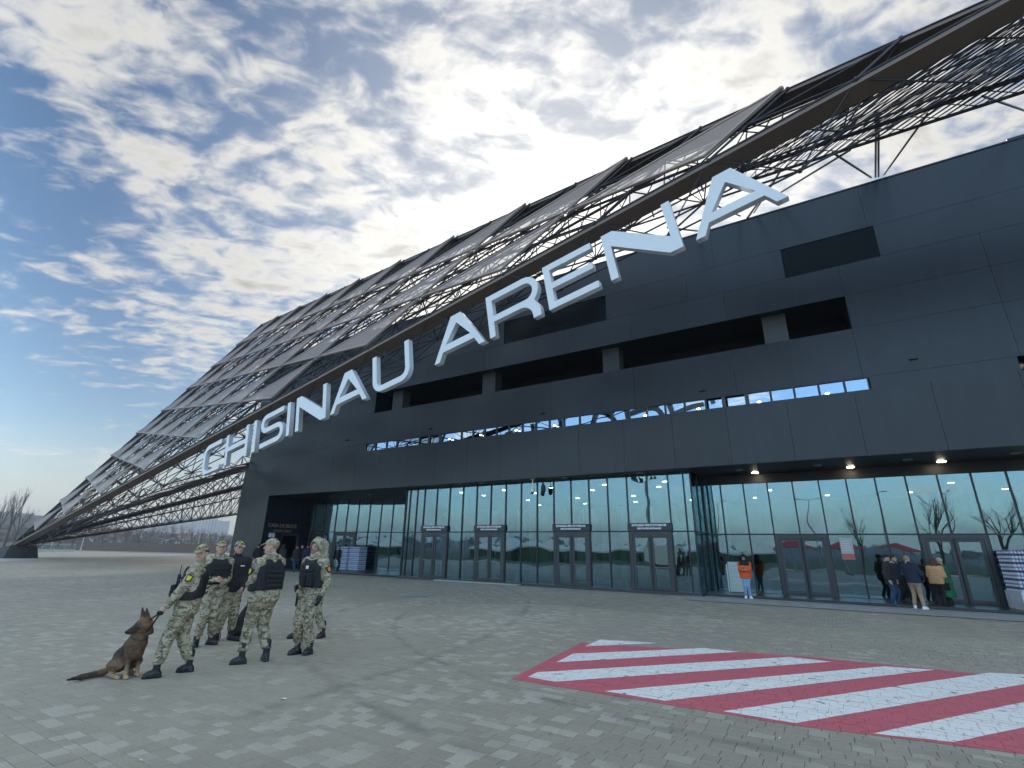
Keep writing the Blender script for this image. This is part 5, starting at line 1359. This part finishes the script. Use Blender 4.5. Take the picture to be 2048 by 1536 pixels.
    for sd_, thread in patches:
        a_, e, w = arm[sd_]; d = (e - a_).normalized(); out = Vector((sd_, 0.1, 0.0)); out = (out - d * out.dot(d)).normalized(); t_ = d.cross(out)
        c = a_ + d * .13 + out * .083
        mwp = Matrix(((t_.x, -d.x, out.x, c.x), (t_.y, -d.y, out.y, c.y), (t_.z, -d.z, out.z, c.z), (0, 0, 0, 1)))
        shp = [(-.042, .05), (.042, .05), (.042, -.01), (.025, -.04), (0, -.055), (-.025, -.04), (-.042, -.01)]
        def shield(k, z0, z1): return [(x * k, y * k, z0) for x, y in shp] + [(x * k, y * k, z1) for x, y in shp]
        n = len(shp); fs = [(i, (i + 1) % n, n + (i + 1) % n, n + i) for i in range(n)] + [tuple(range(n - 1, -1, -1)), tuple(range(n, 2 * n))]
        p_ = link('sleeve_patch', MB().add(shield(1, -.015, .006), fs).mesh('patch', M['black_nylon']), root, mw=mwp)
        link('emblem', MB().add([(x * .9, y * .9, z) for x, y, z in shield(.78, .0062, .0085)], fs).mesh('emblem', thread), p_)
    if extras: extras(root, dict(arm=arm, leg=leg, neck=neck, hc=hc, up=up, fw=fw, rt=rt))
    return root
def gnd(x, y): v = ground(x, y); return (v.x, v.y, 0.0)
def world_hand(root, p):
    bpy.context.view_layer.update(); return root.matrix_world @ Vector(p)

hand_s1 = {}
def ex1(root, J):
    hand_s1['p'] = J['arm'][-1][2] + (J['arm'][-1][2] - J['arm'][-1][1]).normalized() * .09
    b = MB().box(.10, .16, .19, .23, 1.22, 1.36).tube((.13, .21, 1.36), (.13, .21, 1.50), .006, n=6); b.obj('radio', M['black'], root)
    MB().tube((-.18, -.02, 1.42), (-.16, .16, 1.0), .012).obj('sling', M['black_nylon'], root)
GS = 'soldiers standing on the plaza'
S1 = person('soldier in a cap and black vest holding the shepherd dog on a leash', gnd(346, 1349), facing(350, -100), 1.69, feet=((.12, -.16, 5), (-.14, .20, -12)), hands=((.10, .20, 1.10), (-.27, .27, .87)), grip=(True, True), lean=(-5, 0), head=(72, -6), group=GS,
       jacket=M['camo'], trousers=M['camo'], boots='boot', cap=M['camo'], cap_badge=True, vest=True, pad=1.16, girth=1.12, puff=1.6 * .8, hair=M['hair_dark'], patches=((-1, M['yellow']),), long_jacket=.06, extras=ex1)
S2 = person('soldier in a camouflage cap facing the viewer just behind the dog handler', gnd(404, 1291), facing(404, 12), 1.76, hands=((.06, .26, 1.12), (-.10, .26, 1.08)), head=(-10, 4), group=GS, jacket=M['camo'], trousers=M['camo'], boots='boot', cap=M['camo'], cap_badge=True, vest=True, pad=1.12, hair=M['hair_dark'], hood_down=M['camo'], patches=((-1, M['yellow']),),
       feet=((.12, .05, 20), (-.12, .0, -40)))
def ex3(root, J):
    MB().box(-.17, .17, .10, .135, .985, 1.03).obj('belt', M['black_leather'], root)
    MB().box(-.13, -.06, .168, .174, 1.33, 1.35).obj('chest_tape', M['white'], root)
S3 = person('man in a plain black jacket and camouflage trousers between two soldiers', gnd(444, 1280), facing(455, 8), 1.76, hands=((.17, .15, .95), (-.15, .20, .93)), grip=(True, True), head=(14, -2), group=GS, jacket=M['black_nylon'], trousers=M['camo'], boots='boot', cap=M['camo'], cap_badge=True, pad=1.14, hair=M['hair_dark'], puff=1.3, feet=((.12, .04, 40), (-.13, -.03, -10)), extras=ex3)
S4 = person('stout soldier seen from behind in a black vest, cap pointing at the others', gnd(506, 1325), facing(506, -148), 1.80, girth=1.14, hands=((.12, .30, 1.12), (-.10, .30, 1.10)), head=(50, -2), group=GS, jacket=M['camo'], trousers=M['camo'], boots='boot', cap=M['camo'], vest=True, pad=1.14, hair=M['hair_fair'], hood_down=M['camo'], patches=((-1, M['yellow']),), skin=(.52, .31, .24),
       feet=((.17, -.04, 20), (-.17, .05, -60)))
def ex5(root, J):
    MB().box(-.035, .02, .192, .198, 1.33, 1.38).obj('badge', M['white'], root)
    MB().box(-.265, -.20, -.05, .05, .74, .90).obj('holster', M['black_nylon'], root) if False else None
    MB().box(.16, .235, -.02, .09, .72, .93).obj('holster', M['black_nylon'], root)
S5 = person('soldier with his camouflage hood up and black gloves facing the group', gnd(606, 1308), facing(612, -42), 1.80, hands=((.08, .27, 1.04), None), gloves=True, head=(4, 0), group=GS, jacket=M['camo'], trousers=M['camo'], boots='boot', hood=M['camo'], vest=True, pad=1.10, skin=(.40, .24, .17), beard=.35, hair=M['hair_dark'], patches=((-1, M['orange_thread']),), feet=((.09, .05, 20), (-.10, -.02, -5)), extras=ex5)
S6 = person('soldier mostly hidden behind the hooded one, only a hood edge and boots showing', gnd(619, 1276), facing(640, -62), 1.80, group=GS, jacket=M['camo'], trousers=M['camo'], boots='boot', hood=M['camo'], vest=True, pad=1.12, gloves=True, girth=1.08, hair=M['hair_dark'], feet=((.15, .22, 10), (-.14, -.18, -25)))

# civilians -----------------------------------------------------------------
def C_(n, c): return cloth(n, c)
navy, dark, denim, ltdenim, khaki_, black_ = C_('navy_cloth', (.012, .020, .045)), C_('charcoal_cloth', (.022, .026, .030)), C_('blue_denim', (.025, .055, .13)), C_('pale_denim', (.24, .36, .55)), C_('khaki_cloth', (.36, .27, .17)), C_('black_cloth', (.012, .012, .013))
white_shoe = mat('white_sneaker', (.78, .78, .76), .5); dark_shoe = mat('dark_shoe', (.02, .02, .022), .5)
def exw(root, J): MB().box(-.036, .036, -.004, .004, -.07, .07).obj('phone', M['black'], root, ) .matrix_local = Matrix.Translation((0, .34, 1.20)) @ Matrix.Rotation(R(-50), 4, 'X')
def yoke(c1, c2): return (c1, c2)
person('woman in an orange and black puffer jacket looking at her phone by the door', gnd(1497, 1197), facing(1497, -4), 1.66, .018, hands=((.07, .27, 1.17), (-.07, .27, 1.17)), grip=(True, True), head=(0, -28), jacket=(C_('orange_puffer', (.72, .12, .03)), black_), trousers=ltdenim, boots=white_shoe, tall_boots=False, hood=black_, hair=M['hair_dark'], hair_kind='long', puff=2.4, pad=.98, feet=((.08, .0, 15), (-.10, .03, -30)), extras=exw, long_jacket=.06)
GR = 'visitors gathered by the glass doors'
V_ = .021
person('man in a dark cap, charcoal jacket and jeans at the edge of the door crowd', gnd(1792, 1213), facing(1792, 70), 1.76, V_, head=(15, -5), group=GR, jacket=dark, trousers=denim, boots=dark_shoe, tall_boots=False, cap=black_, hair=M['hair_dark'], puff=1.8, long_jacket=.10, girth=1.1, feet=((.10, -.04, 15), (-.10, .06, -10)))
person('dark-haired man with a pale collar beside the man in the dark cap', gnd(1806, 1207), facing(1800, 60), 1.74, V_, group=GR, jacket=navy, trousers=black_, boots=dark_shoe, tall_boots=False, hair=M['hair_dark'], hood_down=C_('pale_hood', (.45, .46, .48)))
def exk(root, J): pass
person('man seen from behind in a navy jacket and khaki trousers', gnd(1840, 1218), facing(1830, 168), 1.74, V_, lean=(2, -5), head=(-30, 0), group=GR, jacket=navy, trousers=khaki_, boots=white_shoe, tall_boots=False, hair=M['hair_fair'], feet=((.15, -.05, 40), (-.14, .08, -20)), hands=((.26, .16, 1.0), (-.22, .2, 1.0)), puff=1.4)
person('man in black facing the viewer in the middle of the door crowd', gnd(1832, 1208), facing(1826, -5), 1.76, V_, group=GR, jacket=black_, trousers=black_, boots=dark_shoe, tall_boots=False, hair=M['hair_dark'])
def exb(root, J):
    MB().box(.14, .34, .12, .24, .62, .90).obj('handbag', black_, root); MB().path([(.24, .18, .9), (.2, .1, 1.2), (.12, .02, 1.46)], .012).obj('strap', black_, root)
person('long-haired woman seen from behind in a tan jacket with a black handbag', gnd(1886, 1216), facing(1868, 172), 1.68, V_, lean=(6, 3), group=GR, jacket=C_('tan_jacket', (.62, .34, .17)), trousers=black_, boots=white_shoe, tall_boots=False, hair=M['hair_red'], hair_kind='long', puff=1.7, feet=((.09, 0, 10), (-.12, .03, -20)), hands=((.16, .25, 1.1), (-.10, .27, 1.1)), extras=exb)
person('young man facing the viewer between the tan jacket and the green coat', gnd(1880, 1208), facing(1870, 15), 1.70, V_, group=GR, jacket=black_, trousers=black_, boots=dark_shoe, tall_boots=False, hair=M['hair_dark'])
person('grey-haired woman in a long green coat at the end of the door crowd', gnd(1906, 1216), facing(1900, -112), 1.68, V_, lean=(5, 0), head=(10, -8), group=GR, jacket=C_('green_coat', (.015, .16, .060)), trousers=black_, boots=dark_shoe, tall_boots=False, hair=M['hair_grey'], coat=.56, girth=1.08, hands=((.12, .2, 1.05), (-.14, .22, 1.02)))
GT = 'visitors queuing at the ticket hatch'
for (x, y, deg, h, jk, tr, lb, kw) in (
    (509, 1141, 165, 1.76, black_, denim, 'man in a black jacket and jeans at the corner of the ticket wall', {}),
    (529, 1142, 150, 1.84, navy, navy, 'tall man in dark blue standing before the paper notice', dict(cap=black_)),
    (560, 1143, 140, 1.74, black_, black_, 'person in black waiting right before the ticket hatch', dict(hood=black_)),
    (588, 1144, -150, 1.74, dark, denim, 'man in a charcoal jacket and jeans striding by the ticket wall', dict(feet=((.12, .2, 5), (-.1, -.18, -5)))),
    (598, 1142, 10, 1.76, black_, black_, 'dark-haired man turned towards the plaza in the ticket queue', {}),
    (609, 1144, 175, 1.80, navy, black_, 'broad man in a long navy coat seen from behind in the ticket queue', dict(coat=.30, girth=1.12)),
    (674, 1142, 100, 1.78, black_, black_, 'man in black next to the stacked water pallets', {})):
    person(lb, gnd(x, y), facing(x, deg), h, .026, group=GT, jacket=jk, trousers=tr, boots=dark_shoe, tall_boots=False, hair=None if 'hood' in kw else M['hair_dark'], puff=1.5, **kw)
tx_ = at_y(2047, 740, 22.75)
person('person in a dark cap leaning on the parapet high above the doors', (tx_.x, tx_.y, 6.42), facing(2040, -20), 1.74, .022, hands=((.22, .26, 1.24), (-.22, .26, 1.24)), lean=(8, 0), jacket=navy, trousers=black_, boots=dark_shoe, tall_boots=False, cap=black_, hair=M['hair_dark'])

# dogs --------------------------------------------------------------------
def dog_mesh(turn, tilt, black):
    g = Grid((-.56, -.70, -.01), (.36, .30, .98), .0115)
    f = g.cone((-.27, 0, .17), (-.20, 0, .30), .125, .12)                                  # rump
    f = smin(f, g.cone((-.20, 0, .30), (.04, 0, .50), .125, .135), .06)                    # back
    f = smin(f, g.cone((.02, 0, .46), (.075, 0, .36), .150, .105), .06)                    # deep chest
    f = smin(f, g.cone((-.14, 0, .24), (.03, 0, .36), .085, .09), .05)                     # belly
    f = smin(f, g.cone((.03, 0, .50), (.085, 0, .69), .122, .098), .06)                    # neck
    for s_ in (1, -1):
        f = smin(f, g.cone((.04, s_ * .085, .44), (.055, s_ * .090, .26), .062, .040), .03)   # upper foreleg, wrist, paw
        f = smin(f, g.cone((.055, s_ * .090, .26), (.075, s_ * .088, .05), .034, .026), .02)
        f = smin(f, g.cone((.070, s_ * .088, .028), (.125, s_ * .090, .024), .030, .026), .02)
        f = smin(f, g.cone((-.24, s_ * .10, .17), (-.03, s_ * .145, .21), .095, .062), .03)    # thigh to knee
        f = smin(f, g.cone((-.03, s_ * .145, .20), (-.20, s_ * .14, .055), .05, .034), .02)    # shank back to hock
        f = smin(f, g.cone((-.20, s_ * .14, .045), (.01, s_ * .15, .026), .034, .028), .02)    # hind foot along the ground
    f = smin(f, g.cone((-.33, 0, .12), (-.43, -.12, .055), .055, .048), .04); f = smin(f, g.cone((-.43, -.12, .055), (-.44, -.42, .05), .050, .042), .03); f = smin(f, g.cone((-.44, -.42, .05), (-.42, -.62, .055), .040, .014), .02)
    # coat texture
    f = f + .005 * np.sin(g.Z * 85 + np.sin(g.X * 60) * 2) * np.sin(g.X * 70 + g.Y * 90)
    f = np.maximum(f, -g.Z)
    V, Fc = surf(f, g.lo, g.h)
    gh = Grid((-.15, -.13, -.16), (.30, .13, .24), .0085)
    h = gh.ell((0, 0, .0), (.098, .080, .078)); h = smin(h, gh.cone((.05, 0, -.012), (.180, 0, -.044), .055, .031), .03)
    h = smin(h, gh.cone((.04, 0, -.05), (.160, 0, -.066), .036, .018), .015); h = smin(h, gh.ell((.203, 0, -.036), (.020, .020, .016)), .008)
    h = smin(h, gh.cone((-.02, 0, -.03), (-.03, 0, -.13), .072, .078), .04)
    for s_ in (1, -1):
        e_ = np.maximum(gh.cone((-.015, s_ * .050, .045), (-.010, s_ * .072, .205), .050, .006), -(gh.cone((.022, s_ * .056, .06), (.015, s_ * .07, .16), .022, .006)))
        h = smin(h, e_, .012)
        h = smin(h, gh.cone((.055, s_ * .036, .030), (.078, s_ * .034, .024), .018, .014), .01)
    HVd, HFd = surf(h, gh.lo, gh.h)
    loc = HVd.copy()
    Rm = np.array(Matrix.Rotation(R(turn), 3, 'Z') @ Matrix.Rotation(R(tilt), 3, 'Y')); c0 = np.array((.10, 0, .80))
    HW = 1.22 * HVd @ Rm.T + c0
    def n3(p, s_): return np.sin(p[:, 0] * s_ + 1.3) * np.sin(p[:, 1] * s_ * 1.2 + .4) * np.sin(p[:, 2] * s_ * .9)
    def colours():
        x, y, z = V.T; nn = n3(V, 38) * .5 + n3(V, 90) * .35
        tan, dk, cream = np.array((.155, .085, .042)), np.array((.022, .018, .015)), np.array((.42, .30, .17))
        sad = np.clip(((z - .30 - .35 * (x + .2)) * 7 + .55 + nn * .7) * (x < .12), 0, 1) ; sad = np.where(y < -.22, np.clip(.70 + nn * .3 + (y < -.5) * .5, 0, 1), sad)
        sad = np.where(x > -.02, np.clip(.30 + nn * .6 + (z < .50) * .10, 0, 1), sad)
        c = tan[None] * (1 - sad[:, None]) + dk[None] * sad[:, None]
        legs = np.clip((.24 - z) * 6, 0, 1) * (x > -.02); c = c * (1 - legs[:, None]) + cream[None] * legs[:, None]
        hind = ((np.abs(y) > .10) & (y > -.21) & (x > -.26) & (x < 0) & (z < .10)).astype(float) * .7; c = c * (1 - hind[:, None]) + cream[None] * hind[:, None]
        x, y, z = loc.T; nh = n3(loc, 70) * .4
        mask = np.clip((x - .02) * 11 + .1 + nh, 0, 1); ear = np.clip((z - .06) * 18, 0, 1); brow = np.clip(((x - .0) ** 2 < .004) * .5 * (z > .03), 0, 1)
        d_ = np.maximum(np.maximum(mask, ear * .85), brow * .6); t2 = np.array((.26, .145, .065)); ch = t2[None] * (1 - d_[:, None]) + dk[None] * d_[:, None]
        nk_ = np.clip((-z - .015) * 16 + np.clip(-(x + .02) * 9, 0, 1), 0, 1)[:, None]; ch = ch * (1 - nk_) + (np.array((.155, .085, .042)) * .62)[None] * nk_
        ch *= (1 + .25 * nh)[:, None]
        eye = ((x - .082) ** 2 + (np.abs(y) - .040) ** 2 + (z - .018) ** 2) < .00013; ch[eye] = (.01, .008, .006)
        nose = x > .199; ch[nose] = (.008, .008, .008)
        return np.concatenate([c, ch])
    CCd = colours()
    if black: CCd = CCd * 0 + np.array((.010, .010, .011))
    return np_mesh('dog_body', np.concatenate([V, HW]), np.concatenate([Fc, HFd + len(V)]), M['fur'], np.clip(CCd, .004, 1)), Rm, c0
def dog(label, loc, rz, s, turn, tilt, black):
    t = thing('dog', label, 'dog', loc, rz); t.scale = (s,) * 3
    me, Rm, c0 = dog_mesh(turn, tilt, black); link('body', me, t)
    cb = MB(); n = 16
    a_, b_ = Vector((.055, 0, .60)), Vector((.075, 0, .63))
    for k in range(n):
        t0, t1 = 2 * math.pi * k / n, 2 * math.pi * (k + 1) / n
        p = lambda t_: Vector((.062 + .124 * math.cos(t_) * .94, .124 * math.sin(t_), .60 - .124 * math.cos(t_) * .35))
        cb.tube(p(t0), p(t1), .012, n=5)
    cb.obj('collar', M['black_leather'], t)
    return t
D1 = dog('tan and black shepherd dog sitting with its head turned aside', (gnd(254, 1355)[0], gnd(254, 1355)[1], 0), facing(262, 34) + math.pi / 2, .82, -104, 14, False)
D2 = dog('black dog sitting half hidden behind the stout soldier', (gnd(486, 1274)[0], gnd(486, 1274)[1], 0), facing(486, 130) + math.pi / 2, .84, 20, 5, True)
bpy.context.view_layer.update()
hw = S1.matrix_world @ hand_s1['p']; nk = D1.matrix_world @ Vector((-.045, .03, .645))
for q, sag in enumerate((.02, .10)):
    pass
ls = thing('dog_leash', 'black leash loop running from the handler to the shepherd dog', 'leash', tuple(hw))
b = MB()
for sag, off in ((.0, .03), (.07, -.03)):
    pts = [hw.lerp(nk, t) + Vector((0, 0, -sag * math.sin(math.pi * t) + off * math.sin(math.pi * t))) - hw for t in np.linspace(0, 1, 9)]; b.path(pts, .011, 5)
b.obj('strap', M['black_nylon'], ls); MB().ball((0, 0, 0), .045, 8, 6, sc=(1, 1, .7)).obj('handle', M['black_nylon'], ls)
l2 = thing('dog_leash', 'thin black leash hanging from the man in the black jacket', 'leash', gnd(440, 1279))
hp = S3.matrix_world @ Vector((.24, .14, .92)) - Vector(l2.location); MB().path([hp, hp * .5 + Vector((.0, 0, .02)), Vector((0.0, 0, .02))], .009, 5).obj('strap', M['black_nylon'], l2)

# ------------------------------------------------------------------ pallets of bottled water
M['wood'] = mat('pallet_wood', (0.35, 0.26, 0.16), 0.8); M['bottle'] = mat('water_bottle_plastic', (0.55, 0.62, 0.74), 0.25, noise=(20, .5, (0.40, 0.47, 0.62))); M['label'] = mat('bottle_label', (0.10, 0.045, 0.11), 0.4); M['label_blue'] = mat('blue_bottle_label', (0.10, 0.17, 0.38), 0.4)
M['film'] = mat('stretch_film', (0.62, 0.64, 0.70), 0.22, noise=(3, .8, (0.45, 0.47, 0.55)), bump=(7, 1.0))
def pack_mesh(lab):
    b = MB(); r = .042
    for i in range(4):
        for j in range(3):
            x, y = -.135 + i * .09, -.09 + j * .09
            n = 7
            prof = [(0, r), (.07, r), (.071, r * 1.02), (.15, r * 1.02), (.151, r), (.19, r * .8), (.235, .014), (.25, .014)]
            k = len(b.v)
            for z, rr in prof:
                for q in range(n): b.v.append((x + rr * math.cos(2 * math.pi * q / n), y + rr * math.sin(2 * math.pi * q / n), z))
            for a_ in range(len(prof) - 1):
                for q in range(n): b.f.append([k + a_ * n + q, k + a_ * n + (q + 1) % n, k + (a_ + 1) * n + (q + 1) % n, k + (a_ + 1) * n + q]); b.mi.append(1 if a_ == 2 else 0)
    return b.mesh('water_pack', [M['bottle'], lab])
packs = {'p': pack_mesh(M['label']), 'b': pack_mesh(M['label_blue'])}
def pallet(label, loc, rz, layers, kind, film=0):
    t = thing('water_pallet', label, 'pallet', loc, rz, 'pallets of bottled water')
    b = MB()
    for y in (-.5, -.17, .17, .5): MB().box(-.42, .42, y - .05, y + .05, .11, .135).obj('pallet_board', M['wood'], t)
    for x in (-.37, 0, .37): MB().box(x - .045, x + .045, -.55, .55, .022, .109).obj('pallet_block', M['wood'], t)
    for y in (-.45, .45): MB().box(-.42, .42, y - .05, y + .05, 0, .021).obj('pallet_skid', M['wood'], t)
    for L_ in range(layers):
        for x in (-.19, .19):
            for y in (-.42, -.14, .14, .42): link('water_pack', packs[kind], t, loc=(x + random.gauss(0, .004), y, .14 + L_ * .262), rot=(0, 0, random.gauss(0, .012)))
        MB().box(-.40, .40, -.56, .56, .14 + L_ * .262 + .252, .14 + L_ * .262 + .257).obj('cardboard_sheet', M['film'], t)
    if film:
        b = MB(); z0, z1 = .10, .14 + film * .262; n = 24; random.seed(3)
        ring = [(-.41, -.57), (.41, -.57), (.41, .57), (-.41, .57)]
        b.add([(x, y, z0) for x, y in ring] + [(x * 1.015, y * 1.015, (z0 + z1) / 2) for x, y in ring] + [(x, y, z1) for x, y in ring], [(i + 4 * r_, (i + 1) % 4 + 4 * r_, (i + 1) % 4 + 4 + 4 * r_, i + 4 + 4 * r_) for r_ in (0, 1) for i in range(4)])
        b.obj('stretch_wrap', M['film'], t)
pallet('pallet of blue water bottles nearer the ticket wall, by the glass', gnd(688, 1142), R(90), 6, 'b'); pallet('pallet of blue water bottles on the side of the spectator doors', (gnd(688, 1142)[0] + 1.17, gnd(688, 1142)[1] + .1, 0), R(88), 6, 'b')
pr = gnd(2012, 1214); pallet('pallet of purple-labelled bottles half wrapped in film beside the door crowd', (5.35, 24.0, 0), R(8), 7, 'p', 2)
# board behind the woman, green bin behind the door crowd, ring sticker
bd = thing('notice_board', 'pale freestanding notice board behind the woman in orange', 'board', (-3.75, 24.75, 0), R(6)); MB().box(-.28, .28, -.02, .02, .12, 1.35).obj('board', mat('pale_board', (.50, .58, .56), .5), bd); MB().box(-.35, -.31, -.02, .02, 0, 1.25).obj('post', M['white'], bd)
b = MB()
for z in (.45, .62, .8, 1.1): b.box(-.2, .22, -.026, -.021, z, z + .03)
b.obj('print', M['letter_side'], bd); MB().box(-.3, .3, -.15, .15, 0, .1).obj('foot', M['black'], bd)
bn = thing('litter_bin', 'teal plastic bin inside the glass behind the door crowd', 'bin', (0.75, 26.1, 0.1)); MB().tube((0, 0, 0), (0, 0, .75), .24, .28, 16).obj('bin_body', mat('teal_plastic', (.02, .16, .13), .5), bn); MB().tube((0, 0, .752), (0, 0, .80), .29, .27, 16).obj('lid', mat('dark_teal', (.012, .08, .07), .5), bn)
# scraps on the paving and the drain cover
def scrap(label, x, y, s, rz, c=(.75, .75, .74)):
    v = gnd(x, y); t = thing('paper_scrap', label, 'litter', (v[0], v[1], .004), rz, 'paper scraps on the paving')
    MB().add([(-s, -.5 * s, 0), (s, -.5 * s, .004), (s, .5 * s, .010), (-s, .5 * s, .003), (0, 0, .014), (-s * .1, -.5 * s, .012)], [(0, 5, 4), (5, 1, 4), (1, 2, 4), (2, 3, 4), (3, 0, 4)]).obj('paper', mat('paper', c, .8), t)
scrap('folded white paper scrap lying on the paving before the soldiers', 567, 1399, .035, .3); scrap('tiny pale scrap on the paving in front of the hatched marking', 1560, 1478, .012, 1.0); scrap('pale scrap on the paving before the door crowd', 1750, 1230, .05, .2); scrap('small white scrap on the paving between the dog and the bottom edge', 280, 1523, .012, .8)
dv = gnd(832, 1190); dr = thing('drain_cover', 'pale square drain cover set in the paving before the doors', 'drain cover', (dv[0], dv[1], .001), R(20)); MB().box(-.55, .55, -.5, .5, 0, .006).obj('frame', M['concrete'], dr); MB().box(-.42, .42, -.38, .38, .0065, .009).obj('lid', mat('drain_lid', (.22, .23, .23), .7), dr)
